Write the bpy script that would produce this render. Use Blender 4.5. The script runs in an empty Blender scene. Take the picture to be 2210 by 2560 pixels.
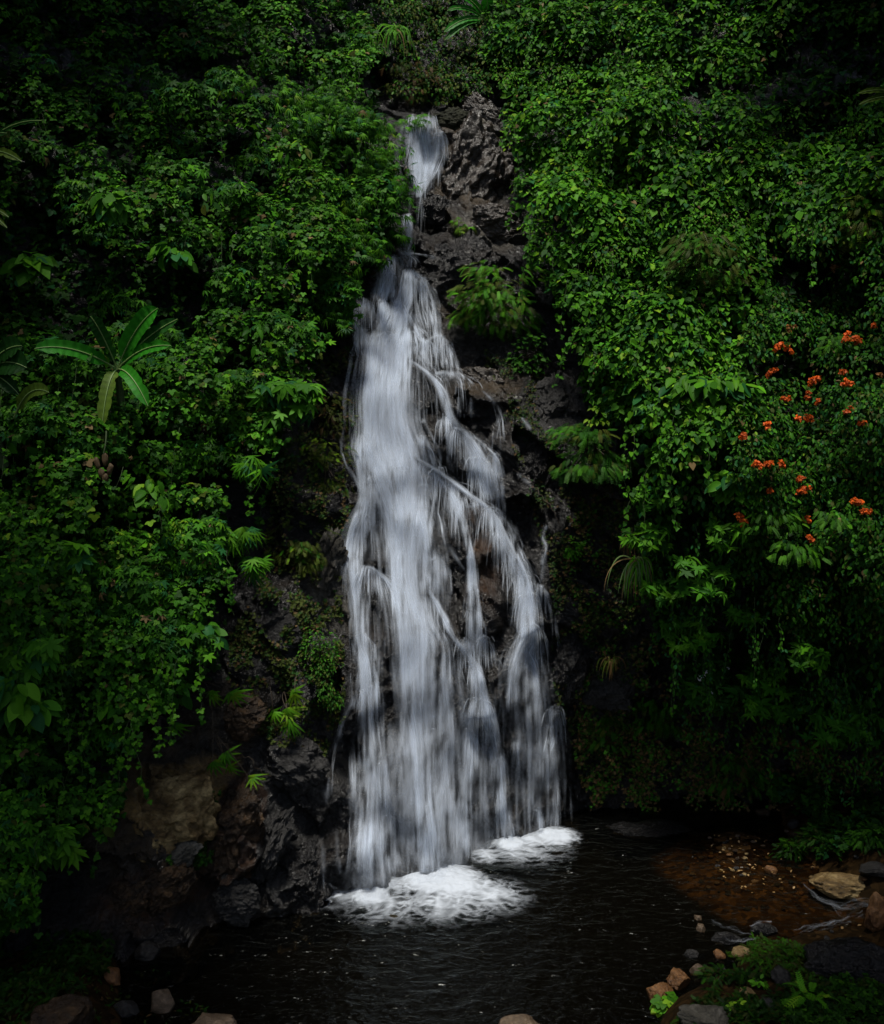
import bpy, math
import numpy as np
from mathutils import Vector, Matrix
S = bpy.context.scene
C = S.collection
R = math.radians

# ------------------------------------------------------------------ camera, world, sun, exposure
CAM = (0.0, -22.0, 9.7); PITCH = 5.0; TANV = 0.4727
cd = bpy.data.cameras.new('camera'); cam = bpy.data.objects.new('camera', cd); C.objects.link(cam)
cam.location = CAM; cam.rotation_euler = (R(90-PITCH), 0, 0)
cd.sensor_fit = 'VERTICAL'; cd.angle = 2*math.atan(TANV); cd.clip_end = 500
cd.sensor_fit = 'VERTICAL'; cd.sensor_height = 24; cd.lens = 12/TANV
S.camera = cam
SUN_EL, SUN_AZ = 74, 195          # the sun stands behind the camera, to its left
w = bpy.data.worlds.new("World"); S.world = w; w.use_nodes = True
nt = w.node_tree; bg = nt.nodes['Background']
sky = nt.nodes.new('ShaderNodeTexSky'); sky.sky_type = 'NISHITA'; sky.sun_disc = False
sky.sun_elevation = R(SUN_EL); sky.sun_rotation = R(SUN_AZ); sky.air_density = 1.0; sky.dust_density = 2.5
nt.links.new(sky.outputs[0], bg.inputs[0]); bg.inputs[1].default_value = 0.06
sd = bpy.data.lights.new('sun', 'SUN'); sun = bpy.data.objects.new('sun', sd); C.objects.link(sun)
sd.energy = 3.0; sd.angle = R(9); sd.color = (1, .96, .88)
sun.rotation_euler = (R(90-SUN_EL), 0, R(180-SUN_AZ)); sun.location = (-6, -20, 40)
S.view_settings.view_transform = 'Standard'; S.view_settings.look = 'None'
S.view_settings.exposure = 0.54; S.view_settings.gamma = 1
S.cycles.transparent_max_bounces = 48; S.cycles.max_bounces = 6
S.cycles.diffuse_bounces = 2; S.cycles.glossy_bounces = 3; S.cycles.use_denoising = True

rng = np.random.default_rng(7)

# ------------------------------------------------------------------ noise
_perm = np.random.default_rng(3).permutation(256); _perm = np.concatenate([_perm]*3)
_grad = np.random.default_rng(4).normal(size=(256, 3)); _grad /= np.linalg.norm(_grad, axis=1)[:, None]
def perlin(x, y, z=0.0):
    x, y, z = np.broadcast_arrays(np.asarray(x, float), np.asarray(y, float), np.asarray(z, float))
    xi, yi, zi = np.floor(x).astype(int), np.floor(y).astype(int), np.floor(z).astype(int)
    xf, yf, zf = x-xi, y-yi, z-zi
    u, v, w_ = [t*t*t*(t*(t*6-15)+10) for t in (xf, yf, zf)]
    out = 0
    for i in (0, 1):
        for j in (0, 1):
            for k in (0, 1):
                h = _perm[_perm[_perm[(xi+i) & 255]+((yi+j) & 255)]+((zi+k) & 255)]
                g = _grad[h]
                d = g[..., 0]*(xf-i)+g[..., 1]*(yf-j)+g[..., 2]*(zf-k)
                out = out + d*(u if i else 1-u)*(v if j else 1-v)*(w_ if k else 1-w_)
    return out*1.6
def fbm(x, y, z=0.0, o=4):
    a, s, f = 1.0, 0, 1.0
    for i in range(o):
        s = s+a*perlin(x*f+i*7.3, y*f+i*3.1, z*f+i*5.7); a *= .5; f *= 2.03
    return s
def facets(x, z, cell, seed, tilt=.5, amp=.5):
    """broken-rock relief: the nearest of scattered seeds gives a tilted plane"""
    cx, cz = np.floor(x/cell).astype(int), np.floor(z/cell).astype(int)
    best = np.full(x.shape, 1e9); h = np.zeros(x.shape)
    for i in (-1, 0, 1):
        for j in (-1, 0, 1):
            a, b = cx+i, cz+j
            k = _perm[_perm[(a+seed) & 255]+(b & 255)]
            r1 = _grad[k]; r2 = _grad[(k*7+13) & 255]
            px, pz = (a+.5+.45*r1[..., 0])*cell, (b+.5+.45*r1[..., 1])*cell
            d = (x-px)**2+(z-pz)**2
            hh = amp*r2[..., 2]*cell + tilt*((x-px)*r2[..., 0]+(z-pz)*r2[..., 1])
            m = d < best; best = np.where(m, d, best); h = np.where(m, hh, h)
    return h
def sst(t, a, b):
    t = np.clip((t-a)/(b-a), 0, 1); return t*t*(3-2*t)

# ------------------------------------------------------------------ cliff height field  y = Y(x, z)
DX = 0.05
GX = np.arange(-16, 16+1e-6, DX); GZ = np.arange(-1.5, 23.5+1e-6, DX)
XX, ZZ = np.meshgrid(GX, GZ)
def yfoot(x): return np.interp(x, [-16, -13, -9, -6.5, -5.2, -3.7, -2.2, -1.35, 0, .8, 1.5, 2.6, 4, 6, 8, 9.5, 12, 14, 16],
                                  [-20, -9, -4.8, -3.4, -2.7, -2.0, -.75, -.25, .6, 1.4, 2.3, 3.0, 4.1, 4.9, 5.0, 4.2, 1, -7, -20])  # both ends swing forward out of view, shaped to shade the frame edges
def ytop(x): return np.interp(x, [-16, -13, -9, -5, -3, -1.5, 0, 1.5, 3, 5, 8, 11, 13, 16],
                                 [-20, -8, -3.5, -1.2, 0, 1.2, 1.9, 1.9, 1.5, .4, -.8, -2.2, -8, -20])
def slope(z): return np.interp(z, [-2, 0, 5, 8, 9.6, 10.4, 12, 13.2, 15.2, 15.8, 17.4, 18.2, 22, 27],
                                  [-.2, 0, .55, 1.5, 1.9, 2.6, 3.2, 3.8, 4.6, 5.3, 5.6, 7.4, 9.6, 13.5])
def macro(x, z):
    s = sst(z, 0, 8.5); return yfoot(x)*(1-s)+ytop(x)*s+slope(z)
def blur(a, n):
    k = np.ones(2*n+1)/(2*n+1)
    p = np.pad(a, n, mode='edge')
    p = np.apply_along_axis(lambda r: np.convolve(r, k, 'valid'), 1, p)
    return np.apply_along_axis(lambda r: np.convolve(r, k, 'valid'), 0, p)
G0 = blur(macro(XX, ZZ), 6)
def samp(G, x, z):
    fx = np.clip((x-GX[0])/DX, 0, len(GX)-1.001); fz = np.clip((z-GZ[0])/DX, 0, len(GZ)-1.001)
    i, j = fx.astype(int), fz.astype(int); u, v = fx-i, fz-j
    return (G[j, i]*(1-u)+G[j, i+1]*u)*(1-v)+(G[j+1, i]*(1-u)+G[j+1, i+1]*u)*v
_c, _s = math.cos(R(PITCH)), math.sin(R(PITCH))
def ray(px, py):
    u = (np.asarray(px, float)-442)/512*TANV; v = (512-np.asarray(py, float))/512*TANV
    return u, _c+_s*v, -_s+_c*v          # direction per unit of camera depth
def project(x, y, z):
    dx, dy, dz = x-CAM[0], y-CAM[1], z-CAM[2]
    dep = dy*_c-dz*_s; up = dy*_s+dz*_c
    return 442+dx/dep/TANV*512, 512-up/dep/TANV*512
def hit(G, px, py, water=None):
    px = np.atleast_1d(np.asarray(px, float)); py = np.atleast_1d(np.asarray(py, float))
    a, b, c = ray(px, py)
    t = np.full(px.shape, 10.0); done = np.zeros(px.shape, bool)
    for k in range(340):
        x, y, z = a*t, CAM[1]+b*t, CAM[2]+c*t
        g = y-samp(G, x, z)
        h = g >= 0
        if water is not None: h |= z <= water
        done |= h
        t = np.where(done, t, t+.09)
        if done.all(): break
    lo, hi = t-.09, t.copy()
    for k in range(8):
        m = (lo+hi)/2; x, y, z = a*m, CAM[1]+b*m, CAM[2]+c*m
        h = y >= samp(G, x, z)
        if water is not None: h |= z <= water
        hi = np.where(h, m, hi); lo = np.where(h, lo, m)
    return np.stack([a*hi, CAM[1]+b*hi, CAM[2]+c*hi], -1)
def ground_pt(px, py, z=0.0):
    a, b, c = ray(px, py); t = (z-CAM[2])/c
    return np.stack([a*t, CAM[1]+b*t, np.full_like(np.asarray(t, float), z)], -1)
def D(x, y): return x*.49414, y*.49414                    # from the photograph's viewing scales to 884 x 1024
def d1(x, y): return 320+x/6.8175, 96+y/6.8175
def d2(x, y): return 320+x/6.8175, 360+y/6.8175
def d3(x, y): return 320+x/6.389, 640+y/6.389

# rock relief
wx, wz = XX+.5*fbm(XX*.5, ZZ*.5, 3.1, 3), ZZ+.5*fbm(XX*.5, ZZ*.5, 9.7, 3)
sx, sz = wx*.85+wz*.35, wz*.8-wx*.3                       # strata dip to the left
rel = .30*fbm(XX*.35, ZZ*.3, 1.5, 3)
rel += facets(sx*1.5, sz*.8, 1.5, 11, .42, .22)+facets(sx*1.3, sz*.9, .62, 29, .5, .22)+facets(wx*1.2, wz, .24, 53, .45, .18)
rel += facets(sx*1.6, sz*.8, .17, 71, .4, .16)+.04*(.5-np.abs(fbm(sx*2.4, sz*5, 2.2, 4)))
inw = np.exp(-((XX+.2)/2.6)**2)*(ZZ < 17)                 # the water has smoothed its own bed a little
rel = rel*(1-.35*inw)
GR = G0+rel
def bump(pt, rx, rz, h, G):
    p = hit(G0, *pt)[0]
    q = ((XX-p[0])/rx)**2+((ZZ-p[2])/rz)**2
    return G-h*np.sqrt(np.clip(1-q, 0, 1))
for pt, rx, rz, h in [(d2(700, 200), .5, .55, .5), (d2(1030, 230), .75, .65, .6), (d2(790, 580), .45, .5, .4),
                      (d2(1040, 1150), .55, .9, .35), (d2(400, 1260), .5, .8, -.35), (d2(350, 1640), .45, .7, -.4),
                      (d2(1100, 1700), .6, .7, .35), (d2(1490, 1600), .25, .3, .25), (d2(360, 700), .2, .3, -.15),
                      (d1(360, 1450), .35, .35, .3), (d1(700, 1450), .35, .6, -.2), (d2(330, 1400), .5, .2, .25),
                      (d3(1050, 650), .6, .6, -.2), (d1(800, 1010), .6, .5, .5), (d1(760, 860), .5, .45, -.5)]:
    GR = bump(pt, rx, rz, h, GR)
def minfilt(a, n):
    o = a.copy()
    for k in range(-n, n+1):
        o = np.minimum(o, np.roll(a, k, 1))
    p = o.copy()
    for k in range(-n, n+1):
        p = np.minimum(p, np.roll(o, k, 0))
    return p
GW = blur(minfilt(GR, 3), 4)-.05                          # the skin of water that runs over the rock
GV = G0-.25+.0*XX

# ------------------------------------------------------------------ object helpers
def tag(o, label=None, cat=None, group=None, kind=None):
    if label: o['label'] = label
    if cat: o['category'] = cat
    if group: o['group'] = group
    if kind: o['kind'] = kind
    return o
def empty(name, loc, label=None, cat=None, group=None):
    o = bpy.data.objects.new(name, None); C.objects.link(o); o.location = tuple(float(v) for v in loc); o.empty_display_size = .2
    return tag(o, label, cat, group)
def mesh(name, V, F, mat, parent=None, col=None, attr=None, smooth=False, org=None):
    """V (n,3); F list of (m,k) index arrays"""
    V = np.asarray(V, float)
    if org is not None: V = V-np.asarray(org, float)
    me = bpy.data.meshes.new(name)
    if not isinstance(F, list): F = [F]
    F = [np.asarray(f, np.int32) for f in F if len(f)]
    nl = sum(f.size for f in F); nf = sum(len(f) for f in F)
    me.vertices.add(len(V)); me.vertices.foreach_set('co', V.astype(np.float32).ravel())
    me.loops.add(nl); me.loops.foreach_set('vertex_index', np.concatenate([f.ravel() for f in F]))
    me.polygons.add(nf)
    tot = np.concatenate([np.full(len(f), f.shape[1], np.int32) for f in F])
    me.polygons.foreach_set('loop_start', np.concatenate([[0], np.cumsum(tot)[:-1]]).astype(np.int32))
    me.polygons.foreach_set('loop_total', tot)
    if smooth: me.polygons.foreach_set('use_smooth', np.ones(nf, bool))
    me.update(calc_edges=True); me.validate()
    if col is not None:
        a = me.color_attributes.new('col', 'FLOAT_COLOR', 'POINT')
        c = np.ones((len(V), 4), np.float32); c[:, :3] = col; a.data.foreach_set('color', c.ravel())
    if attr is not None:
        for k, v in attr.items():
            a = me.attributes.new(k, 'FLOAT', 'POINT'); a.data.foreach_set('value', np.asarray(v, np.float32))
    o = bpy.data.objects.new(name, me); C.objects.link(o)
    if mat is not None: me.materials.append(mat)
    if parent is not None: o.parent = parent
    elif org is not None: o.location = tuple(float(v) for v in org)
    return o
def gridf(nr, nc):
    i = np.arange(nr*nc).reshape(nr, nc)
    return np.stack([i[:-1, :-1], i[:-1, 1:], i[1:, 1:], i[1:, :-1]], -1).reshape(-1, 4)

# ------------------------------------------------------------------ materials
def newmat(name):
    m = bpy.data.materials.new(name); m.use_nodes = True; return m, m.node_tree, m.node_tree.nodes['Principled BSDF']
def nd(t, ty, **k):
    n = t.nodes.new(ty)
    for a, b in k.items(): setattr(n, a, b)
    return n
def noise(t, scale, detail=5, rough=.6, vec=None, dist=0):
    n = nd(t, 'ShaderNodeTexNoise'); n.inputs['Scale'].default_value = scale; n.inputs['Detail'].default_value = detail
    n.inputs['Roughness'].default_value = rough; n.inputs['Distortion'].default_value = dist
    if vec: t.links.new(vec, n.inputs['Vector'])
    return n
def ramp(t, src, stops):
    r = nd(t, 'ShaderNodeValToRGB'); e = r.color_ramp.elements
    while len(e) < len(stops): e.new(.5)
    for i, (p, c) in enumerate(stops): e[i].position = p; e[i].color = (*c, 1) if len(c) == 3 else c
    t.links.new(src, r.inputs[0]); return r
def rock_mat(name, stops, rough=(.25, .6), bump=.5, scale=1.0, moss=None, spec=.35, patch=False):
    m, t, b = newmat(name)
    tc = nd(t, 'ShaderNodeTexCoord'); v = tc.outputs['Object']
    mp = nd(t, 'ShaderNodeMapping'); mp.inputs['Scale'].default_value = (1, 1, 1.6); mp.inputs['Rotation'].default_value = (0, R(28), 0)
    t.links.new(v, mp.inputs[0]); v = mp.outputs[0]
    n1 = noise(t, 1.1*scale, 8, .65, v, .6); n2 = noise(t, 9*scale, 8, .7, v, .3)
    r = ramp(t, n1.outputs['Fac'], stops)
    r2 = ramp(t, n2.outputs['Fac'], [(.3, (.45,)*3), (.7, (1.4,)*3)])
    mx = nd(t, 'ShaderNodeMix', data_type='RGBA', blend_type='MULTIPLY'); mx.inputs[0].default_value = .9
    t.links.new(r.outputs[0], mx.inputs[6]); t.links.new(r2.outputs[0], mx.inputs[7])
    out = mx.outputs[2]
    if patch:
        pa = nd(t, 'ShaderNodeAttribute', attribute_name='col'); pm = nd(t, 'ShaderNodeAttribute', attribute_name='patch')
        m3 = nd(t, 'ShaderNodeMix', data_type='RGBA', blend_type='MULTIPLY'); m3.inputs[0].default_value = 1; t.links.new(pa.outputs['Color'], m3.inputs[6]); t.links.new(r2.outputs[0], m3.inputs[7])
        m4 = nd(t, 'ShaderNodeMix', data_type='RGBA'); ml = nd(t, 'ShaderNodeMath', operation='MULTIPLY'); ml.use_clamp = True
        r5 = ramp(t, n1.outputs['Fac'], [(.35, (.2,)*3), (.6, (1.3,)*3)]); t.links.new(pm.outputs['Fac'], ml.inputs[0]); t.links.new(r5.outputs[0], ml.inputs[1])
        t.links.new(ml.outputs[0], m4.inputs[0]); t.links.new(out, m4.inputs[6]); t.links.new(m3.outputs[2], m4.inputs[7]); out = m4.outputs[2]
    if moss:
        g = nd(t, 'ShaderNodeNewGeometry'); sp = nd(t, 'ShaderNodeSeparateXYZ'); t.links.new(g.outputs['Normal'], sp.inputs[0])
        n3 = noise(t, 2.6*scale, 6, .7, v)
        ad = nd(t, 'ShaderNodeMath', operation='ADD'); t.links.new(sp.outputs['Z'], ad.inputs[0]); t.links.new(n3.outputs['Fac'], ad.inputs[1])
        rm = ramp(t, ad.outputs[0], [(moss[0], (0, 0, 0)), (moss[0]+.15, (1, 1, 1))])
        m2 = nd(t, 'ShaderNodeMix', data_type='RGBA'); t.links.new(rm.outputs[0], m2.inputs[0])
        t.links.new(out, m2.inputs[6]); m2.inputs[7].default_value = (*moss[1], 1); out = m2.outputs[2]
    t.links.new(out, b.inputs['Base Color'])
    rr = nd(t, 'ShaderNodeMapRange'); t.links.new(n2.outputs['Fac'], rr.inputs[0])
    rr.inputs[3].default_value, rr.inputs[4].default_value = rough; t.links.new(rr.outputs[0], b.inputs['Roughness'])
    b.inputs['Specular IOR Level'].default_value = spec
    vo = nd(t, 'ShaderNodeTexVoronoi', feature='DISTANCE_TO_EDGE'); vo.inputs['Scale'].default_value = 3.2*scale
    nv = noise(t, 3*scale, 3, .6, v); vm = nd(t, 'ShaderNodeVectorMath', operation='ADD'); t.links.new(v, vm.inputs[0]); t.links.new(nv.outputs['Color'], vm.inputs[1])
    t.links.new(vm.outputs[0], vo.inputs['Vector'])
    vr = ramp(t, vo.outputs['Distance'], [(0, (0, 0, 0)), (.08, (1, 1, 1))])
    n4 = noise(t, 22*scale, 6, .75, v)
    a1 = nd(t, 'ShaderNodeMath', operation='MULTIPLY_ADD'); t.links.new(n2.outputs['Fac'], a1.inputs[0]); a1.inputs[1].default_value = 3; t.links.new(vr.outputs[0], a1.inputs[2])
    a2 = nd(t, 'ShaderNodeMath', operation='ADD'); t.links.new(a1.outputs[0], a2.inputs[0]); t.links.new(n4.outputs['Fac'], a2.inputs[1])
    bp = nd(t, 'ShaderNodeBump'); bp.inputs['Strength'].default_value = bump; bp.inputs['Distance'].default_value = .05
    t.links.new(a2.outputs[0], bp.inputs['Height']); t.links.new(bp.outputs[0], b.inputs['Normal'])
    return m
ROCK = rock_mat('wet_dark_rock', [(.3, (.0015, .0015, .0018)), (.5, (.005, .0045, .0045)), (.62, (.009, .006, .004)), (.78, (.03, .028, .027))], (.14, .5), .6, moss=(1.0, (.012, .02, .005)), patch=True, spec=.5)
ROCKB = rock_mat('wet_brown_rock', [(.3, (.007, .005, .004)), (.5, (.032, .024, .017)), (.72, (.12, .108, .096))], (.12, .45), .4, 1.2, spec=.5)
ROCKY = rock_mat('ochre_rock', [(.30, (.02, .013, .006)), (.47, (.14, .088, .032)), (.64, (.42, .31, .14))], (.3, .65), .5, 1.3)
ROCKR = rock_mat('rust_rock', [(.32, (.007, .0045, .003)), (.5, (.032, .018, .008)), (.7, (.10, .055, .022))], (.3, .6), .5, 1.3)
ROCKG = rock_mat('grey_rock', [(.32, (.006, .006, .006)), (.5, (.02, .019, .018)), (.7, (.065, .062, .06))], (.3, .65), .5, 1.6)
ROCKP = rock_mat('pale_rock', [(.32, (.02, .019, .014)), (.5, (.065, .06, .048)), (.7, (.17, .16, .135))], (.35, .7), .6, 2.0)
ROCKO = rock_mat('orange_stone', [(.3, (.06, .025, .01)), (.5, (.15, .068, .022)), (.7, (.3, .16, .07))], (.3, .6), .4, 2.5)
ROCKT = rock_mat('tan_stone', [(.3, (.05, .033, .02)), (.5, (.09, .062, .038)), (.7, (.2, .145, .1))], (.3, .6), .4, 2.5)
ROCKM = rock_mat('mossy_rock', [(.3, (.01, .012, .005)), (.5, (.025, .028, .01)), (.75, (.05, .05, .025))], (.5, .9), .8, 2.0)

def leaf_mat(name, rough=.5, spec=.08, trans=.26):
    m, t, b = newmat(name)
    a = nd(t, 'ShaderNodeAttribute', attribute_name='col')
    t.links.new(a.outputs['Color'], b.inputs['Base Color'])
    b.inputs['Roughness'].default_value = rough; b.inputs['Specular IOR Level'].default_value = spec
    tr = nd(t, 'ShaderNodeBsdfTranslucent'); t.links.new(a.outputs['Color'], tr.inputs['Color'])
    mx = nd(t, 'ShaderNodeMixShader'); mx.inputs[0].default_value = trans
    t.links.new(b.outputs[0], mx.inputs[1]); t.links.new(tr.outputs[0], mx.inputs[2])
    t.links.new(mx.outputs[0], t.nodes['Material Output'].inputs['Surface'])
    return m
LEAF = leaf_mat('leaf'); BANANA = leaf_mat('banana_leaf', .5, .15, .3); MOSSM = leaf_mat('moss_leaf', .7, .2, .15)
def plain(name, col, rough=.7, var=.4, sc=20):
    m, t, b = newmat(name); n = noise(t, sc, 4)
    r = ramp(t, n.outputs['Fac'], [(.3, tuple(c*(1-var) for c in col)), (.7, tuple(c*(1+var) for c in col))])
    t.links.new(r.outputs[0], b.inputs['Base Color']); b.inputs['Roughness'].default_value = rough; return m
STEM = plain('green_stem', (.05, .08, .025)); BARK = plain('bark', (.05, .035, .02)); MIDRIB = plain('midrib', (.18, .28, .08), .5, .15)

def water_white():
    m, t, b = newmat('falling_water'); out = t.nodes['Material Output']; t.nodes.remove(b)
    a = nd(t, 'ShaderNodeAttribute', attribute_name='dens')
    df = nd(t, 'ShaderNodeBsdfDiffuse'); df.inputs[0].default_value = (.80, .87, .97, 1)
    tl = nd(t, 'ShaderNodeBsdfTranslucent'); tl.inputs[0].default_value = (.80, .87, .97, 1)
    m1 = nd(t, 'ShaderNodeMixShader'); m1.inputs[0].default_value = .4; t.links.new(df.outputs[0], m1.inputs[1]); t.links.new(tl.outputs[0], m1.inputs[2])
    tp = nd(t, 'ShaderNodeBsdfTransparent')
    m2 = nd(t, 'ShaderNodeMixShader'); t.links.new(a.outputs['Fac'], m2.inputs[0]); t.links.new(tp.outputs[0], m2.inputs[1]); t.links.new(m1.outputs[0], m2.inputs[2])
    t.links.new(m2.outputs[0], out.inputs['Surface']); return m
FALL = water_white()
def pool_mat():
    m, t, b = newmat('pool_water'); out = t.nodes['Material Output']; t.nodes.remove(b)
    tc = nd(t, 'ShaderNodeTexCoord'); mp = nd(t, 'ShaderNodeMapping'); mp.inputs['Scale'].default_value = (1, 1.5, 1); t.links.new(tc.outputs['Object'], mp.inputs[0])
    n1 = noise(t, 4.5, 2, .45, mp.outputs[0], .5); n2 = noise(t, 13, 1, .4, mp.outputs[0], .2)
    ad = nd(t, 'ShaderNodeMath', operation='MULTIPLY_ADD'); t.links.new(n2.outputs['Fac'], ad.inputs[0]); ad.inputs[1].default_value = .25; t.links.new(n1.outputs['Fac'], ad.inputs[2])
    bp = nd(t, 'ShaderNodeBump'); bp.inputs['Strength'].default_value = 1; bp.inputs['Distance'].default_value = .056; t.links.new(ad.outputs[0], bp.inputs['Height'])
    gl = nd(t, 'ShaderNodeBsdfGlossy'); gl.inputs['Roughness'].default_value = .24; gl.inputs['Color'].default_value = (.62, .66, .62, 1); t.links.new(bp.outputs[0], gl.inputs['Normal'])
    tp = nd(t, 'ShaderNodeBsdfTransparent'); tp.inputs[0].default_value = (.5, .42, .28, 1)
    fr = nd(t, 'ShaderNodeFresnel'); fr.inputs[0].default_value = 1.33; t.links.new(bp.outputs[0], fr.inputs['Normal'])
    mx = nd(t, 'ShaderNodeMixShader'); t.links.new(fr.outputs[0], mx.inputs[0]); t.links.new(tp.outputs[0], mx.inputs[1]); t.links.new(gl.outputs[0], mx.inputs[2])
    t.links.new(mx.outputs[0], out.inputs['Surface']); return m
POOL = pool_mat()
def bed_mat():
    m, t, b = newmat('pebbly_ground'); tc = nd(t, 'ShaderNodeTexCoord')
    vo = nd(t, 'ShaderNodeTexVoronoi'); vo.inputs['Scale'].default_value = 9; t.links.new(tc.outputs['Object'], vo.inputs['Vector'])
    r = ramp(t, vo.outputs['Color'], [(0, (.02, .011, .005)), (.5, (.07, .038, .013)), (1, (.20, .11, .04))])
    n = noise(t, .8, 5); r2 = ramp(t, n.outputs['Fac'], [(.35, (.25,)*3), (.65, (1, .95, .9))])
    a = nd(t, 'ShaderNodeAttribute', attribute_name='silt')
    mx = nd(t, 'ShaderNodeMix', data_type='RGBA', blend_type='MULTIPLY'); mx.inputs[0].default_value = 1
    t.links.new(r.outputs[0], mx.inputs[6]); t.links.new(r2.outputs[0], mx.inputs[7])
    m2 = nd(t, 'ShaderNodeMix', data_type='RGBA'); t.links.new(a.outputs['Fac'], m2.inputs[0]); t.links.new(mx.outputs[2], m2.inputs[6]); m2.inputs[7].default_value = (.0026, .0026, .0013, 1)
    t.links.new(m2.outputs[2], b.inputs['Base Color']); b.inputs['Roughness'].default_value = .8; b.inputs['Specular IOR Level'].default_value = .04
    bp = nd(t, 'ShaderNodeBump'); bp.inputs['Distance'].default_value = .03; bp.inputs['Strength'].default_value = .5; bp.invert = True; t.links.new(vo.outputs['Distance'], bp.inputs['Height']); t.links.new(bp.outputs[0], b.inputs['Normal'])
    return m
BED = bed_mat()

# ------------------------------------------------------------------ setting: cliff, ground, pool
V = np.stack([XX, GR, ZZ], -1).reshape(-1, 3)
pcol = np.zeros(XX.shape+(3,)); pw = np.zeros(XX.shape)
OCH, RUS, GRY, BRN, PALE = (.30, .19, .065), (.075, .038, .018), (.035, .034, .032), (.05, .036, .021), (.12, .108, .085)
for (x, y), rx, ry, c, k in [(D(360, 1640), 1.0, .9, OCH, 1), (D(300, 1700), .9, .7, BRN, 1), (D(340, 1790), 1.0, .6, RUS, 1), (D(480, 1690), .6, 1.1, RUS, 1), (D(560, 1700), .5, 1.2, GRY, .8), (D(590, 1545), .8, .7, GRY, .9), (D(490, 1455), .6, .6, BRN, .9),
                             (D(570, 1290), .6, .5, GRY, .9), (D(330, 1490), .7, .4, BRN, .9), (D(678, 1165), .45, 1.0, PALE, 1), (D(930, 350), 1.0, 1.4, BRN, 1), (D(985, 450), .8, .7, PALE, .7), (D(970, 250), .7, .6, PALE, .6), (D(930, 570), .8, .9, BRN, .8),
                             (D(985, 780), .8, .3, BRN, .9), (D(1120, 830), .8, .8, GRY, .8), (D(1240, 1380), .7, .7, GRY, .7), (D(975, 1120), .4, 1.0, RUS, .6), (D(1080, 1250), .6, .8, GRY, .5), (D(480, 1850), 1.2, .5, BRN, .5), (D(1400, 1590), 1.5, .7, BRN, .4)]:
    p_ = hit(G0, x, y)[0]; g_ = k*np.exp(-((XX-p_[0])/rx)**4-((ZZ-p_[2])/ry)**4)*np.clip(1+.9*fbm(XX*1.5, ZZ*1.5, 6, 3), 0, 1); m_ = g_ > pw
    pcol[m_] = c; pw = np.maximum(pw, g_)
tag(mesh('cliff', V, gridf(*XX.shape)[:, ::-1], ROCK, smooth=False, col=pcol.reshape(-1, 3), attr={'patch': pw.ravel()}), kind='structure')
def ground_h(x, y):
    f = fbm(x*.5, y*.5, 4.4, 4)
    z = np.full(x.shape, -.75)+.12*f
    z += .66*np.exp(-(((x-6.7)/2.9)**2+((y-.2)/2.1)**2)**1.2)                # gravel bar
    z += .62*np.exp(-(((x-6.8)/1.6)**2+((y-2.6)/1.4)**2))
    e = (x-3.6)*.75+(-y-4.1)*.9                                                # near right bank
    z += 1.15*sst(e, -.5, 1.6)*sst(-y, 1.7, 3.0)*sst(x, 2.4, 4)
    z += 1.3*sst(x, 7.6, 9.2)*(1-np.exp(-((y+1.8)/.8)**2))                     # far right bank, cut by the outflow
    z += 1.2*sst(-x-.35*(y+5), 4.3, 6.0)*sst(-y, 1.2, 3)                       # left bank
    z += 3*sst(np.abs(x), 11, 16)
    return z
ax = np.concatenate([np.arange(-60, -10, 2), np.arange(-10, 10, .07), np.arange(10, 61, 2)])
ay = np.concatenate([np.arange(-60, -8, 2), np.arange(-8, 7, .07), np.arange(7, 40, 2)])
AX, AY = np.meshgrid(ax, ay); AZ = ground_h(AX, AY)
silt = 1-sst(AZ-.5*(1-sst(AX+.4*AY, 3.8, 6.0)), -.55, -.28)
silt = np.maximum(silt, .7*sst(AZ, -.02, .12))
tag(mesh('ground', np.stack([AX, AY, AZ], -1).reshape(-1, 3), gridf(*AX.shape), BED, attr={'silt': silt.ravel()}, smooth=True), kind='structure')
bx = np.concatenate([np.arange(-16, -8, .5), np.arange(-8, 10, .045), np.arange(10, 16, .5)])
by = np.concatenate([np.arange(-40, -8, .5), np.arange(-8, 6.6, .045)])
BX, BY = np.meshgrid(bx, by)
fall_pts = [(ground_pt(*d3(760, 1500)), 1.0), (ground_pt(*d3(320, 1650)), .7), (ground_pt(*d3(1300, 1300)), .7)]
dist = np.minimum.reduce([np.hypot(BX-p[0], BY-p[1]) for p, _ in fall_pts])
rip = (perlin(BX*1.6+.4*BY, BY*3.2, 1)*.5+perlin(BX*4+BY, BY*7.5, 2)*.3+perlin(BX*9, BY*14, 3)*.12)
amp = .06+.06*np.exp(-dist/1.3)
BZ = rip*amp+.012*np.sin(dist*9)*np.exp(-dist/3)
tag(mesh('water', np.stack([BX, BY, BZ], -1).reshape(-1, 3), gridf(*BX.shape), POOL, smooth=True), kind='structure')

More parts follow.
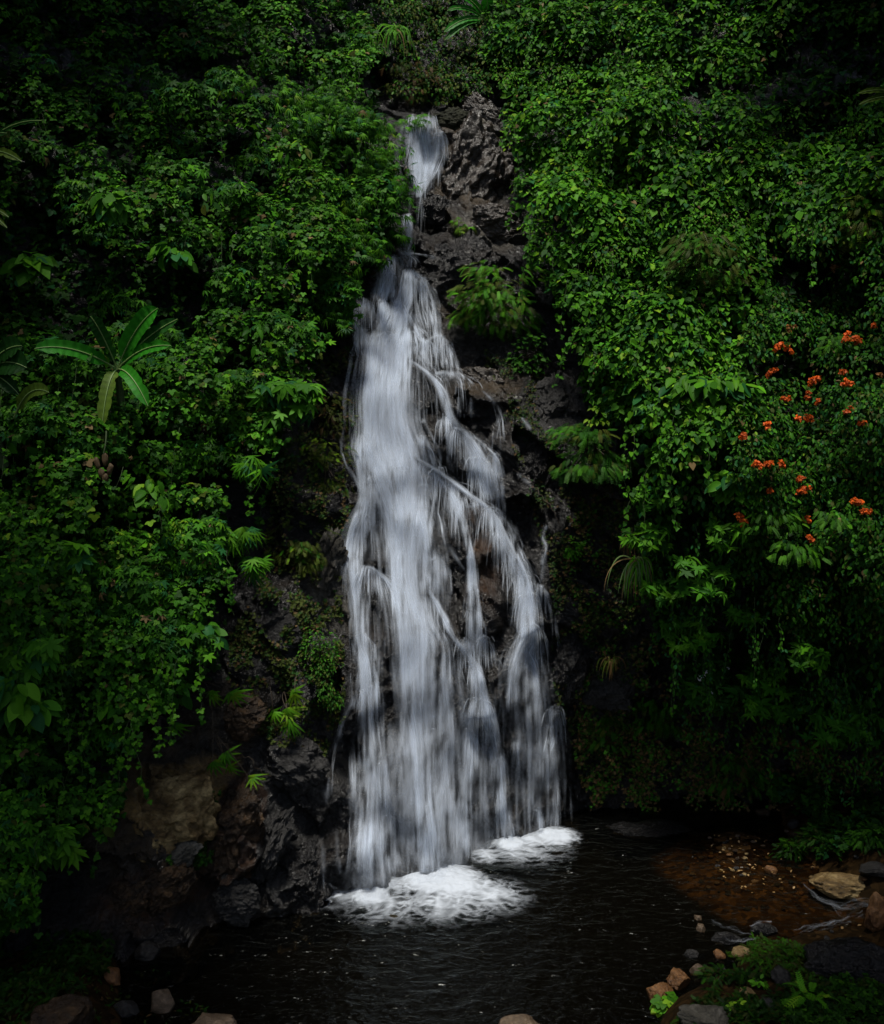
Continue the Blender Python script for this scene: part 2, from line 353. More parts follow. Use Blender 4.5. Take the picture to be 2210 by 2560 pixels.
# ------------------------------------------------------------------ waterfall: thousands of thin threads of water
def threads(px, py, wid, al, n_seg, ph, off=0.0, spread=.10, shape=.6, con=1.0):
    """px, py (n, n_seg): course of every thread over the rock; returns soft-edged ribbons"""
    n = len(px); t = np.linspace(0, 1, n_seg)[None]
    p = hit(GW, px.ravel(), py.ravel(), 0.01).reshape(n, n_seg, 3)
    for k in range(2): p[:, 1:-1] = (p[:, :-2]+2*p[:, 1:-1]+p[:, 2:])/4      # water falls free of small ledges
    p[..., 1] -= rng.uniform(0, spread, n)[:, None]+off
    tg = np.gradient(p, axis=1); tg /= np.linalg.norm(tg, axis=2)[..., None]+1e-9
    nrm = np.zeros_like(p); nrm[..., 1] = -.92; nrm[..., 2] = .25; nrm[..., 0] = rng.uniform(-.5, .5, n)[:, None]
    sd_ = np.cross(tg, nrm); sd_ /= np.linalg.norm(sd_, axis=2)[..., None]+1e-9
    s = py
    wv = wid[:, None]*(.45+.55*np.sin(np.pi*np.clip(t, .03, .97))**.5)*(.85+.5*perlin(s*.06, ph, 5))
    fld = .8*perlin(px*.26, py*.014, 31)+.8*perlin(px*.10, py*.022, 35)+.35*perlin(px*.7, py*.02, 33)+.45*perlin(px*.16, py*.09, 37)
    A = al[:, None]*np.sin(np.pi*t)**shape*(.85+.8*perlin(s*.06, ph, 9))*np.clip(.75+(.15*(1-con))+1.25*con*fld, .05, 2.2)
    A = np.clip(A, 0, .95)*np.clip((p[..., 2]-.03)/.1, 0, 1)
    v = np.stack([p-sd_*wv[..., None], p+nrm*.3*wv[..., None], p+sd_*wv[..., None]], 2)
    A = np.stack([0*A, A, 0*A], 2)
    idx = np.arange(n*n_seg*3).reshape(n, n_seg, 3)
    f = np.stack([idx[:, :-1, :-1], idx[:, :-1, 1:], idx[:, 1:, 1:], idx[:, 1:, :-1]], -1).reshape(-1, 4)
    return v.reshape(-1, 3), f, A.ravel()
def merge(parts):
    b_ = 0; VV, FF, AA = [], [], []
    for v, f, a in parts: VV.append(v); FF.append(f+b_); AA.append(a); b_ += len(v)
    return np.concatenate(VV), np.concatenate(FF), np.concatenate(AA)
def ribbons(bundles, per=1.0, veil=False):
    out = []
    for P in bundles:
        P = np.array(P, float)                         # px, py, halfwidth px, density
        L = np.concatenate([[0], np.cumsum(np.hypot(np.diff(P[:, 0]), np.diff(P[:, 1])))]); T = L[-1]
        ls = np.linspace(0, T, 200); wgt = np.interp(ls, L, P[:, 2]*P[:, 3]); cdf = np.cumsum(wgt); amount = wgt.mean()*T
        cdf /= cdf[-1]
        n = int(max(5, amount*per/(9 if not veil else 75)))
        mid = np.interp(rng.random(n), cdf, ls)+rng.uniform(-3, 3, n)
        nar = np.mean(P[:, 2]) < 4.5
        u = np.where(rng.random(n) < .5, rng.uniform(-1, 1, n), rng.normal(0, .45, n))
        tail = rng.random(n) < .25; u = np.where(tail, rng.normal(0, .8, n), u); u = np.clip(u, -1.9, 1.9)
        ll = rng.uniform(.25, 1, n)**1.4*min(190, max(30, T))*(.5 if nar else 1)
        if veil: ll = ll*1.2+15
        s0, s1 = np.clip(mid-ll/2, 0, T), np.clip(mid+ll/2, 0, T)
        k = s1-s0 > 5; u, s0, s1 = u[k], s0[k], s1[k]; n = len(u)
        if n == 0: continue
        ns = 20; t = np.linspace(0, 1, ns)[None]; s = s0[:, None]+(s1-s0)[:, None]*t
        cx, cy, hw = [np.interp(s, L, P[:, c]) for c in range(3)]
        de = np.interp((s0+s1)/2, L, P[:, 3])
        dxs = np.interp(s, L, np.gradient(P[:, 0], L+np.arange(len(L))*1e-6)); dys = np.interp(s, L, np.gradient(P[:, 1], L+np.arange(len(L))*1e-6))
        nn = np.hypot(dxs, dys)+1e-6; dxs, dys = dxs/nn, dys/nn
        flat = np.clip(1.6*np.abs(dxs)-.6, 0, 1)       # only where the water runs sideways is its width measured upright
        ph = rng.uniform(0, 100, n)[:, None]
        wob = u[:, None]*hw+perlin(s*.035, ph, 0)*(.12*hw+.6)
        px = cx+wob*(1-flat*.9); py = cy+wob*flat*.7
        if veil:
            out.append(threads(px, py, rng.uniform(.04, .11, n), rng.uniform(.06, .2, n)*np.minimum(1.8, .3+de*.7), ns, ph, .03, con=np.clip(1.3-.45*de, .3, 1)[:, None]))
        else:
            a = (.09+.85*rng.random(n)**2.0)*np.minimum(1.25, .5+.5*de)*np.where(np.abs(u) > 1, .45, 1)
            con = np.clip(1.45-.45*de, .5, 1)[:, None]
            wd_ = np.where(rng.random(n) < .3, rng.uniform(.006, .016, n), rng.uniform(.018, .062, n))
            a = a*np.where(wd_ < .016, 1.0, .55)
            out.append(threads(px, py, wd_, a*(.9+.12*np.minimum(de, 3))*(1-.72*np.clip(flat.mean(1)*1.6, 0, 1)), ns, ph, con=con))
            m = int(n*(.10+1.25*np.clip(1.3*np.mean(np.abs(dxs))-.1, 0, 1)))    # threads that leave the stream and fall straight down
            if m > 3:
                mid = np.interp(rng.random(m), cdf, ls); uu = rng.uniform(-1.1, 1.1, m)
                hw0 = np.interp(mid, L, P[:, 2]); x0 = np.interp(mid, L, P[:, 0])+uu*hw0; y0 = np.interp(mid, L, P[:, 1])
                gx = np.interp(mid, L, np.gradient(P[:, 0], L+np.arange(len(L))*1e-6)); ln_ = rng.uniform(10, 62, m)*min(1, T/80)
                lean = gx*rng.uniform(4, 30, m); t = np.linspace(0, 1, 14)[None]
                px = x0[:, None]+lean[:, None]*(1-np.exp(-3*t))+.5*perlin(t*2, np.arange(m)[:, None]*1.3, 0); py = y0[:, None]+ln_[:, None]*t
                out.append(threads(px, py, rng.uniform(.008, .034, m), (.05+.5*rng.random(m)**2), 14, rng.uniform(0, 100, (m, 1)), .0, .1, .8))
    return merge(out)
def fans(lst):
    """water arching over a ledge: threads start along its rounded crest and spread as they fall"""
    out = []
    for conv, x, y, hw, ln_, dens in lst:
        k = KK[conv]; cx, cy = conv(x, y); hw = hw/k; ln_ = ln_/k; n = int(26+hw*ln_*dens*.35)
        n = int(n*.8); tl = rng.uniform(-.35, .6); cv = rng.uniform(.15, .6); u = np.clip(rng.normal(.1, .55, n), -1.2, 1.2); t = np.linspace(0, 1, 16)[None]; l = ln_*rng.uniform(.2, 1.15, n)
        px = cx+(u*hw)[:, None]*(.85+.5*t**.7)+.5*perlin(t*3, u[:, None]*9, cx)
        py = cy+(np.abs(u)**1.6*hw*cv+u*hw*tl+rng.normal(0, 1.6, n))[:, None]+l[:, None]*t**1.25
        out.append(threads(px, py, rng.uniform(.007, .03, n), (.12+.75*rng.random(n)**1.6)*dens, 16, rng.uniform(0, 99, (n, 1)), .06, .06, .45, .5))
        m = n//3; u = np.sort(rng.uniform(-1, 1, m)); w_ = rng.uniform(.15, .6, m)      # the bright crest line itself
        uu = u[:, None]+w_[:, None]*(np.linspace(0, 1, 16)[None]-.5)
        out.append(threads(cx+uu*hw*.9, cy+np.abs(uu)**1.6*hw*cv+uu*hw*tl+1.2*perlin(uu*3, cx, 2)+rng.normal(0, 1.0, (m, 1)), rng.uniform(.008, .024, m), .1+.4*rng.random(m), 16, rng.uniform(0, 99, (m, 1)), .09, .03, .5, .4))
    return merge(out)
K1, K3 = 6.8175, 6.389
KK = {d1: K1, d2: K1, d3: K3}
def B(conv, k, dens, *pts):
    return [(*conv(x, y), h/k, dens) for x, y, h in pts]
def J(*pieces):
    """one long course given in pieces: (view, density, points...)"""
    r = []
    for conv, dens, *pts in pieces: r += B(conv, KK[conv], dens, *pts)
    return r
upper = [B(d1, K1, 2.0, (680, 140, 65), (675, 250, 70), (680, 400, 80), (690, 520, 78), (680, 620, 45), (670, 700, 14)),
         B(d1, K1, 1.6, (810, 245, 30), (805, 330, 45), (790, 430, 45), (750, 540, 38), (690, 650, 16)),
         B(d1, K1, .9, (780, 150, 25), (720, 230, 40), (700, 350, 40))]
chute = [B(d1, K1, 2.4, (595, 800, 26), (585, 950, 42), (585, 1075, 42)), B(d1, K1, 3.0, (525, 1070, 7), (585, 1078, 9), (650, 1074, 6)),
         B(d1, K1, .8, (545, 1070, 30), (560, 1110, 40))]
shoulder = [B(d1, K1, 1.6, (520, 1085, 40), (480, 1160, 60), (450, 1280, 70), (430, 1400, 70)),
            B(d1, K1, .8, (600, 1085, 50), (600, 1180, 50)),
            B(d1, K1, 1.5, (610, 1190, 30), (600, 1280, 38), (570, 1400, 60), (510, 1500, 90), (470, 1620, 110)),
            B(d1, K1, 1.3, (620, 1200, 35), (690, 1235, 28), (730, 1340, 35), (760, 1450, 35), (785, 1560, 26), (805, 1650, 16)),
            B(d1, K1, .45, (640, 1260, 25), (660, 1380, 40), (690, 1500, 60), (730, 1640, 40)),
            B(d1, K1, .9, (300, 1385, 40), (270, 1470, 35), (255, 1560, 28), (250, 1680, 30), (265, 1770, 30)),
            B(d1, K1, 1.2, (265, 1565, 22), (320, 1640, 42), (370, 1740, 60), (400, 1850, 60), (400, 1960, 70)),
            B(d1, K1, .25, (370, 1420, 50), (360, 1600, 60)),
            B(d1, K1, 1.5, (430, 1395, 35), (425, 1500, 38), (430, 1600, 60), (440, 1720, 90)),
            B(d1, K1, 1.5, (515, 1395, 40), (565, 1480, 32), (570, 1580, 50), (530, 1700, 90), (500, 1800, 100)),
            B(d1, K1, .5, (490, 1420, 40), (490, 1580, 50)),
            B(d1, K1, 1.3, (590, 1470, 40), (640, 1560, 35), (680, 1640, 28), (705, 1700, 20)),
            B(d1, K1, .35, (640, 1620, 50), (640, 1800, 60)),
            B(d1, K1, .6, (690, 1680, 26), (670, 1720, 45), (720, 1800, 60), (760, 1880, 50)),
            B(d1, K1, 1.2, (690, 1700, 12), (770, 1645, 12), (830, 1635, 12), (870, 1720, 24), (905, 1810, 24), (935, 1890, 14)),
            B(d1, K1, .9, (740, 1670, 14), (820, 1750, 18), (890, 1860, 18)),
            B(d1, K1, .35, (860, 1720, 60), (880, 1860, 60)),
            B(d1, K1, 2.5, (780, 1897, 8), (880, 1885, 8), (965, 1894, 6))]
trunk = [J((d1, 2.2, (470, 1600, 105), (460, 1700, 125), (450, 1900, 138)), (d2, 2.6, (440, 150, 138), (440, 400, 142), (455, 500, 152), (475, 600, 180), (500, 700, 175), (520, 800, 150), (538, 900, 130)),
           (d2, 2.3, (555, 1000, 115), (562, 1150, 95), (568, 1300, 85), (565, 1450, 80), (590, 1600, 84)), (d2, 1.9, (620, 1750, 88), (640, 1900, 90)),
           (d3, 1.9, (600, 200, 80), (612, 400, 68), (638, 600, 60), (650, 800, 54), (660, 1000, 48)), (d3, 1.5, (680, 1200, 56), (700, 1490, 74))),
         B(d2, K1, 1.6, (380, 530, 100), (430, 700, 110), (480, 850, 120), (520, 980, 100), (550, 1100, 80)),
         B(d2, K1, 1.2, (560, 560, 60), (600, 700, 90), (640, 820, 90), (660, 950, 80)),
         B(d2, K1, 1.0, (620, 900, 90), (680, 1050, 70), (715, 1200, 60), (740, 1400, 70), (760, 1600, 80)),
         B(d2, K1, .22, (700, 900, 50), (780, 1100, 60), (820, 1300, 55), (850, 1600, 55)),
         J((d2, .5, (720, 1600, 70), (740, 1800, 70)), (d3, .42, (760, 0, 70), (780, 300, 70), (800, 700, 80), (820, 1000, 85), (835, 1430, 85))),
         B(d3, K3, .10, (680, 100, 260), (740, 700, 220), (740, 1460, 200))]
left = [J((d2, 1.0, (290, 500, 30), (272, 650, 30), (298, 800, 28), (305, 950, 28), (290, 1040, 34), (245, 1130, 44), (220, 1230, 42), (212, 1350, 42), (225, 1450, 36), (242, 1550, 32), (262, 1650, 28), (273, 1800, 26), (270, 1950, 30)),
          (d3, 1.1, (272, 50, 34), (285, 150, 34), (298, 300, 34), (300, 500, 34), (318, 700, 38)), (d3, .7, (335, 900, 45), (330, 1100, 70), (325, 1350, 95), (330, 1570, 120))),
        B(d2, K1, .6, (400, 760, 35), (345, 860, 40), (330, 1000, 45), (300, 1120, 50), (260, 1260, 45)),
        B(d2, K1, .07, (400, 950, 130), (400, 1100, 120), (400, 1390, 110)),
        B(d2, K1, 1.6, (275, 1405, 14), (350, 1418, 30), (430, 1470, 38), (510, 1560, 44), (560, 1680, 50), (600, 1850, 60), (620, 2000, 60)),
        B(d2, K1, .16, (370, 1500, 80), (370, 1700, 90), (370, 1900, 85), (370, 2072, 75)),
        B(d2, K1, .35, (240, 1750, 40), (230, 1900, 50), (240, 2072, 50)),
        B(d3, K3, .6, (350, 20, 30), (350, 150, 36), (358, 270, 32), (390, 400, 22), (408, 620, 14)),
        B(d3, K3, .3, (240, 200, 50), (240, 450, 60)), B(d3, K3, .4, (235, 330, 10), (150, 500, 10), (90, 720, 12)),
        B(d3, K3, .3, (260, 700, 80), (280, 1100, 90), (300, 1570, 120)),
        B(d3, K3, .5, (400, 760, 12), (425, 900, 16), (440, 1100, 36), (480, 1490, 60)),
        B(d3, K3, .05, (450, 700, 110), (450, 1450, 120)),
        B(d3, K3, .3, (60, 870, 10), (45, 1050, 6)), B(d3, K3, .3, (18, 1280, 5), (25, 1600, 5)), B(d3, K3, .15, (120, 1180, 12), (125, 1500, 14))]
right = [J((d1, 1.5, (595, 1815, 14), (640, 1815, 20)), (d2, 1.3, (680, 50, 28), (760, 110, 30), (830, 200, 28), (860, 290, 22), (872, 375, 18)),
           (d2, 1.1, (930, 450, 42), (1010, 540, 54), (1070, 640, 56), (1110, 740, 58), (1140, 850, 64)), (d2, .6, (1170, 960, 55))),
         B(d2, K1, .9, (990, 480, 14), (1100, 560, 20), (1180, 635, 14), (1222, 700, 18), (1240, 820, 18), (1250, 950, 16), (1262, 1060, 10)),
         B(d2, K1, .35, (855, 400, 15), (870, 560, 25), (890, 680, 30), (905, 780, 30)),
         B(d2, K1, .35, (1000, 560, 80), (1060, 750, 90)),
         B(d2, K1, .7, (640, 505, 20), (700, 560, 30), (755, 660, 26), (800, 740, 16)),
         B(d2, K1, .2, (640, 300, 30), (660, 480, 30)), B(d2, K1, .4, (690, 430, 8), (720, 400, 6)),
         J((d2, 1.3, (620, 650, 30), (740, 722, 32), (850, 790, 32), (930, 850, 32), (1010, 912, 26), (1070, 958, 20), (1130, 985, 22), (1190, 1060, 28), (1230, 1170, 32), (1280, 1270, 38), (1335, 1370, 38), (1375, 1470, 40)),
           (d2, 1.5, (1400, 1570, 42), (1410, 1700, 52), (1420, 1830, 56), (1430, 1950, 74)), (d3, 1.1, (1305, 0, 86)), (d3, .5, (1300, 160, 90)), (d3, .15, (1310, 400, 90))),
         B(d2, K1, .6, (1140, 965, 14), (1230, 1030, 22), (1290, 1130, 24), (1335, 1250, 26), (1385, 1370, 24), (1435, 1490, 20)),
         B(d2, K1, .5, (1180, 1180, 8), (1260, 1380, 12), (1320, 1520, 12)),
         B(d2, K1, .85, (740, 740, 30), (850, 850, 40), (920, 950, 34), (960, 1050, 26), (990, 1150, 20), (1010, 1250, 18), (1030, 1350, 24), (1030, 1470, 30), (1040, 1600, 36), (1050, 1750, 50), (1060, 1870, 48), (1060, 2010, 46)),
         B(d2, K1, .4, (850, 800, 40), (900, 950, 50), (940, 1080, 40)),
         B(d2, K1, .8, (990, 1000, 5), (1080, 990, 4), (1060, 960, 6)),
         B(d2, K1, .6, (870, 1260, 7), (930, 1350, 7), (985, 1430, 8)),
         J((d2, .9, (740, 1560, 12), (820, 1700, 20), (880, 1830, 26), (940, 1950, 36)), (d3, 1.2, (930, 50, 36), (965, 120, 32), (1000, 180, 34), (1010, 300, 38), (1045, 400, 42), (1090, 520, 42)),
           (d3, .9, (1110, 650, 36), (1140, 800, 34), (1152, 950, 26), (1180, 1080, 30), (1205, 1300, 40))),
         B(d2, K1, .8, (1540, 1120, 5), (1520, 1210, 7), (1543, 1260, 7), (1520, 1400, 10), (1500, 1520, 7)),
         B(d2, K1, .7, (1450, 1575, 5), (1490, 1528, 5), (1540, 1570, 7), (1570, 1680, 9), (1600, 1800, 7), (1625, 1900, 7)),
         B(d2, K1, .5, (1100, 205, 10), (1150, 250, 16), (1190, 290, 22), (1232, 370, 20), (1205, 450, 20), (1190, 560, 12)),
         B(d2, K1, .5, (1028, 250, 3), (1032, 400, 4)), B(d2, K1, .25, (950, 250, 40), (950, 400, 50)),
         B(d2, K1, .5, (1320, 1660, 10), (1308, 1800, 8)), B(d2, K1, .6, (1090, 1880, 10), (1130, 1880, 10), (1172, 1930, 9), (1200, 2070, 9)),
         B(d2, K1, .6, (1330, 760, 3), (1420, 840, 3), (1500, 920, 3)), B(d2, K1, .5, (1370, 390, 3), (1440, 480, 3)),
         B(d3, K3, .9, (1000, 370, 22), (960, 480, 22), (955, 600, 18), (958, 700, 18), (940, 900, 24), (935, 1390, 34)),
         B(d3, K3, .08, (1050, 600, 70), (1060, 1000, 80), (1060, 1330, 80)),
         B(d3, K3, 1.0, (1265, 60, 22), (1212, 250, 12), (1195, 470, 7)), B(d3, K3, .7, (1280, 100, 18), (1250, 400, 10)),
         B(d3, K3, .6, (1330, 50, 30), (1370, 280, 20)), B(d3, K3, .6, (1395, 0, 18), (1432, 220, 10)),
         B(d3, K3, .5, (1240, 460, 6), (1268, 650, 7), (1265, 900, 7)), B(d3, K3, .7, (1330, 970, 6), (1390, 1080, 14), (1440, 1240, 24)),
         B(d3, K3, .8, (1475, 400, 7), (1490, 480, 30), (1480, 600, 40), (1450, 720, 30)),
         B(d3, K3, .3, (1470, 650, 50), (1470, 1220, 60)),
         B(d3, K3, .09, (1350, 250, 100), (1380, 700, 110), (1390, 1260, 110))]
WF0 = hit(GW, *d3(700, 1480))[0]; WF0[2] = 0
wf = empty('waterfall', WF0, 'tall white waterfall spreading into silky threads down the dark rock face', 'waterfall')
tot = 0
HAZY = [B(d3, K3, .55, (430, 500, 150), (440, 900, 170), (450, 1500, 190)), B(d3, K3, .6, (700, 100, 200), (740, 700, 220), (760, 1450, 230)), B(d3, K3, .5, (980, 500, 120), (1020, 900, 160), (1050, 1340, 180)),
        B(d3, K3, .5, (1330, 100, 120), (1370, 600, 140), (1380, 1260, 150)), B(d2, K1, .5, (380, 900, 90), (380, 1380, 90)), B(d2, K1, .4, (760, 1000, 80), (830, 1700, 90))]
FANS = {'shoulder_cascade': [(d1, 615, 1195, 60, 260, 1), (d1, 300, 1388, 48, 220, .9), (d1, 432, 1398, 50, 190, 1), (d1, 520, 1398, 45, 170, 1), (d1, 280, 1560, 46, 200, .8), (d1, 590, 1590, 60, 200, 1), (d1, 440, 1610, 70, 220, .9),
                            (d1, 830, 1636, 48, 200, .8), (d1, 720, 1665, 50, 200, .8), (d1, 690, 1240, 40, 200, .9), (d1, 870, 1890, 80, 60, .6), (d1, 500, 1100, 60, 240, .5)],
        'main_stream': [(d2, 440, 470, 110, 200, .7), (d2, 520, 590, 90, 220, .7), (d2, 350, 560, 70, 240, .6), (d2, 560, 720, 110, 280, .6), (d2, 690, 850, 80, 300, .5), (d2, 800, 1340, 60, 300, .35), (d3, 720, 560, 70, 260, .4), (d3, 610, 380, 70, 300, .4)],
        'left_stream': [(d2, 290, 520, 34, 220, .8), (d2, 350, 790, 60, 260, .6), (d2, 290, 1040, 60, 260, .7), (d2, 215, 1330, 44, 260, .6), (d2, 350, 1405, 80, 190, .9), (d2, 310, 1860, 40, 220, .5), (d3, 355, 260, 40, 260, .6), (d3, 300, 300, 50, 260, .5), (d3, 400, 760, 26, 260, .5), (d3, 440, 1110, 40, 260, .4)],
        'right_stream': [(d2, 840, 392, 40, 180, .9), (d2, 960, 470, 80, 260, .8), (d2, 1090, 660, 80, 300, .8), (d2, 1180, 640, 46, 260, .7), (d2, 690, 515, 44, 180, .7), (d2, 790, 735, 60, 220, .8), (d2, 900, 830, 60, 240, .7), (d2, 1060, 958, 50, 90, .8), (d2, 1150, 1000, 60, 240, .8),
                         (d2, 950, 950, 50, 220, .6), (d2, 1230, 1170, 60, 260, .7), (d2, 1320, 1310, 55, 240, .8), (d2, 1380, 1460, 60, 260, .8), (d2, 1410, 1580, 70, 260, .8), (d2, 1430, 1790, 80, 300, .9), (d2, 1030, 1340, 34, 240, .6), (d2, 1040, 1560, 50, 240, .6), (d2, 1050, 1700, 60, 260, .6),
                         (d2, 1110, 1875, 50, 220, .7), (d2, 1000, 1900, 60, 240, .7), (d2, 1495, 1530, 46, 200, .5), (d3, 990, 165, 46, 200, .9), (d3, 1020, 370, 80, 280, .8), (d3, 965, 570, 36, 260, .8), (d3, 1145, 740, 40, 240, .5), (d3, 1150, 990, 32, 240, .6), (d3, 1490, 420, 50, 260, .7), (d3, 1250, 640, 24, 160, .5), (d3, 1400, 1085, 34, 130, .5)],
        'upper_cascade': [(d1, 650, 150, 40, 200, .8), (d1, 760, 145, 46, 160, .6), (d1, 815, 245, 38, 200, .8)], 'chute': [(d1, 585, 1080, 46, 60, .7)]}
for nm, bs in (('upper_cascade', upper), ('chute', chute), ('shoulder_cascade', shoulder), ('main_stream', trunk), ('left_stream', left), ('right_stream', right)):
    a, b_ = ribbons(bs, per=2.3), ribbons(bs, per=2.0, veil=True)
    v, f, A = merge([a, b_, fans(FANS[nm])]+([ribbons(HAZY, per=5.0, veil=True)] if nm == 'main_stream' else [])); tot += len(f)
    mesh(nm, v, f, FALL, wf, attr={'dens': A}, smooth=True, org=WF0)
print('waterfall faces', tot)

# spray hanging over the foot of the fall
m = 260; cx_, cy_ = np.concatenate([rng.normal(760, 130, m//2), rng.normal(340, 90, m//4), rng.normal(1250, 170, m-m//2-m//4)]), rng.uniform(1340, 1560, m)
cy_ = np.where(cx_ > 1000, cy_-190, cy_+(760-cx_)*.12); x0, y0 = d3(cx_, cy_); t = np.linspace(0, 1, 10)[None]
v, f, A = threads(x0[:, None]+(rng.uniform(-12, 12, m))[:, None]*t, y0[:, None]-rng.uniform(-6, 16, m)[:, None]*(1-t)**2, rng.uniform(.12, .34, m), rng.uniform(.04, .12, m), 10, rng.uniform(0, 99, (m, 1)), .12, .5, 1.0, .2)
tag(mesh('spray', v, f, FALL, wf, attr={'dens': A}, smooth=True, org=WF0), kind='stuff')
# foam on the pool
fx = np.arange(-4.5, 4.8, .03); fy = np.arange(-4.2, 4.0, .03); FX, FY = np.meshgrid(fx, fy)
def fell(cx, cy, rx, ry, soft):                      # ellipse given on the picture of the pool
    p = ground_pt(*d3(cx, cy)); a = ground_pt(*d3(cx+rx, cy)); b_ = ground_pt(*d3(cx, cy+ry))
    return (1-np.hypot((FX-p[0])/abs(a[0]-p[0]), (FY-p[1])/abs(b_[1]-p[1])))*soft
den = np.maximum.reduce([fell(760, 1540, 300, 125, 2.6), fell(320, 1640, 150, 80, 2.2), fell(870, 1590, 300, 100, 1.6), fell(460, 1570, 130, 70, .9),
                         fell(1220, 1315, 130, 62, 2.2), fell(1490, 1265, 175, 70, 2.0), fell(1060, 1385, 110, 50, .9), fell(1350, 1290, 170, 60, 1.2),
                         fell(800, 1680, 330, 120, .75), fell(1080, 1640, 220, 110, .8), fell(120, 1650, 170, 60, .6), fell(450, 1690, 240, 110, .55), fell(1260, 1360, 260, 70, .6)])
pc = ground_pt(*d3(760, 1450)); ang = np.arctan2(FX-pc[0], -(FY-pc[1])); rad = np.hypot(FX-pc[0], FY-pc[1])
wv_ = 1-np.abs(fbm(FX*2.2+.6*fbm(FX, FY, 7, 2), FY*3.2+.6*fbm(FX, FY, 8, 2), 2, 4))*2.2
st = 1-np.abs(perlin(ang*7, rad*1.3, 4))*2.4
d_ = np.clip(np.clip(den, 0, 1.6)*1.0+(.35+.4*(den < .7))*(np.maximum(wv_, st*.8)-.45)*(den > -.35), 0, 1)*np.clip(den*2.2+.75, 0, 1)
d_ = np.clip(d_*(.95+.35*fbm(FX*3.5, FY*6, 12, 4)), 0, .97)**1.1
d_ = np.maximum(d_, .97*np.clip(den*1.25-.35, 0, 1))
hz = .035+.07*np.clip(den, 0, 1.3)*(.75+.5*fbm(FX*2.5, FY*2.5, 3, 3))+.02*perlin(FX*9, FY*9, 1)
fv = np.stack([FX, FY, hz], -1).reshape(-1, 3); ff = gridf(*FX.shape)
keep = d_.ravel()[ff].max(1) > .01; ff = ff[keep]
us = np.unique(ff); mp_ = np.zeros(len(fv), int); mp_[us] = np.arange(len(us))
mesh('foam', fv[us], mp_[ff], FALL, wf, attr={'dens': d_.ravel()[us]}, smooth=True, org=WF0)

# ------------------------------------------------------------------ leaves
def T_heart():
    v = [(0, 0, 0), (-.22, -.12, .02), (-.42, .06, .05), (-.42, .32, .06), (-.22, .66, .03), (0, 1, -.06), (.22, .66, .03), (.42, .32, .06), (.42, .06, .05), (.22, -.12, .02), (0, .35, -.03), (0, .68, -.03)]
    f4 = [(0, 1, 2, 10), (10, 2, 3, 3), (10, 3, 4, 11), (0, 10, 8, 9), (10, 11, 6, 7)]
    q = [(0, 1, 2, 10), (2, 3, 4, 10), (4, 11, 10, 10), (8, 9, 0, 10), (6, 7, 8, 10)]
    q4 = [(0, 10, 2, 1), (10, 4, 3, 2), (0, 9, 8, 10), (10, 8, 7, 6)]; t3 = [(10, 11, 4), (11, 5, 4), (10, 6, 11), (11, 6, 5)]
    return np.array(v), q4, t3
def T_oval(w=.26, fold=.07, droop=.15):
    ys = [0, .22, .5, .78, 1]; ws = [.02, w*.85, w, w*.62, 0]
    v = []
    for y, a in zip(ys, ws):
        z = -droop*y*y
        v += [(-a, y, z+fold*(a/w)), (0, y, z), (a, y, z+fold*(a/w))]
    q = []
    for i in range(4):
        for j in (0, 1): k = i*3+j; q.append((k, k+1, k+4, k+3))
    return np.array(v), q, []
def T_blade(w=.07, droop=.5, n=5):
    v, q = [], []
    for i in range(n+1):
        y = i/n; a = w*(1-y**2.2)*(.5+.5*min(1, y*5)); z = -droop*y*y
        v += [(-a, y*(1-.3*droop*y), z), (a, y*(1-.3*droop*y), z)]
    for i in range(n): k = i*2; q.append((k, k+1, k+3, k+2))
    return np.array(v), q, []
def T_multi(subs):
    """several leaflets merged: subs = [(template, scale, angle in plane, (x,y,z), tilt)]"""
    V_, Q_, T_ = [], [], []; b = 0
    for (v, q, t), s, an, off, tl in subs:
        v = v*s; c, s_ = math.cos(tl), math.sin(tl)
        v = np.stack([v[:, 0], v[:, 1]*c+v[:, 2]*s_, v[:, 2]*c-v[:, 1]*s_], -1)
        c, s_ = math.cos(an), math.sin(an)
        v = np.stack([v[:, 0]*c-v[:, 1]*s_, v[:, 0]*s_+v[:, 1]*c, v[:, 2]], -1)+np.array(off)
        V_.append(v); Q_ += [tuple(i+b for i in f) for f in q]; T_ += [tuple(i+b for i in f) for f in t]; b += len(v)
    return np.concatenate(V_), Q_, T_
_o = T_oval(.2, .05, .15)
def T_simple(w=.22): return np.array([(0, 0, 0), (-w, .45, .05), (0, 1, -.08), (w, .45, .05)]), [(0, 3, 2, 1)], []
HEART = T_heart(); OVAL = T_oval(.27); LANCE = T_oval(.12, .03, .3)
PALM = T_multi([(T_oval(.17, .05, .2), s, R(a), (0, 0, 0), R(8)) for s, a in ((1, 0), (.92, 48), (.92, -48), (.72, 98), (.72, -98))])
TRIF = T_multi([(T_oval(.38, .05, .12), s, R(a), (0, 0, 0), 0) for s, a in ((1, 0), (.8, 75), (.8, -75))])
WHORL = T_multi([(T_oval(.165, .05, .55), .8+.22*((k*37) % 3-1), R(k*360/8+((k*53) % 31)), (0, 0, .05*(k % 3)), R(-22+(k*29) % 34)) for k in range(8)])
FROND = T_multi([(T_simple(.2), .26*(1-.55*abs(k/8-.45)), R(s*62), (s*.01, .12+k*.1, -.25*(k/8)**2), 0) for k in range(9) for s in (-1, 1)]+[(T_simple(.03), 1.0, 0, (0, 0, 0), R(8))])
BAMB = T_multi([(T_blade(.07, .35, 3), .8+.05*k, R(-60+k*30), (0, 0, 0), R(15)) for k in range(5)])
MOSS = T_multi([(T_simple(.28), .5+.1*(k % 3), R(k*72), (0, 0, 0), R(-20)) for k in range(5)])
BLADE = T_blade(.03, .75, 7)
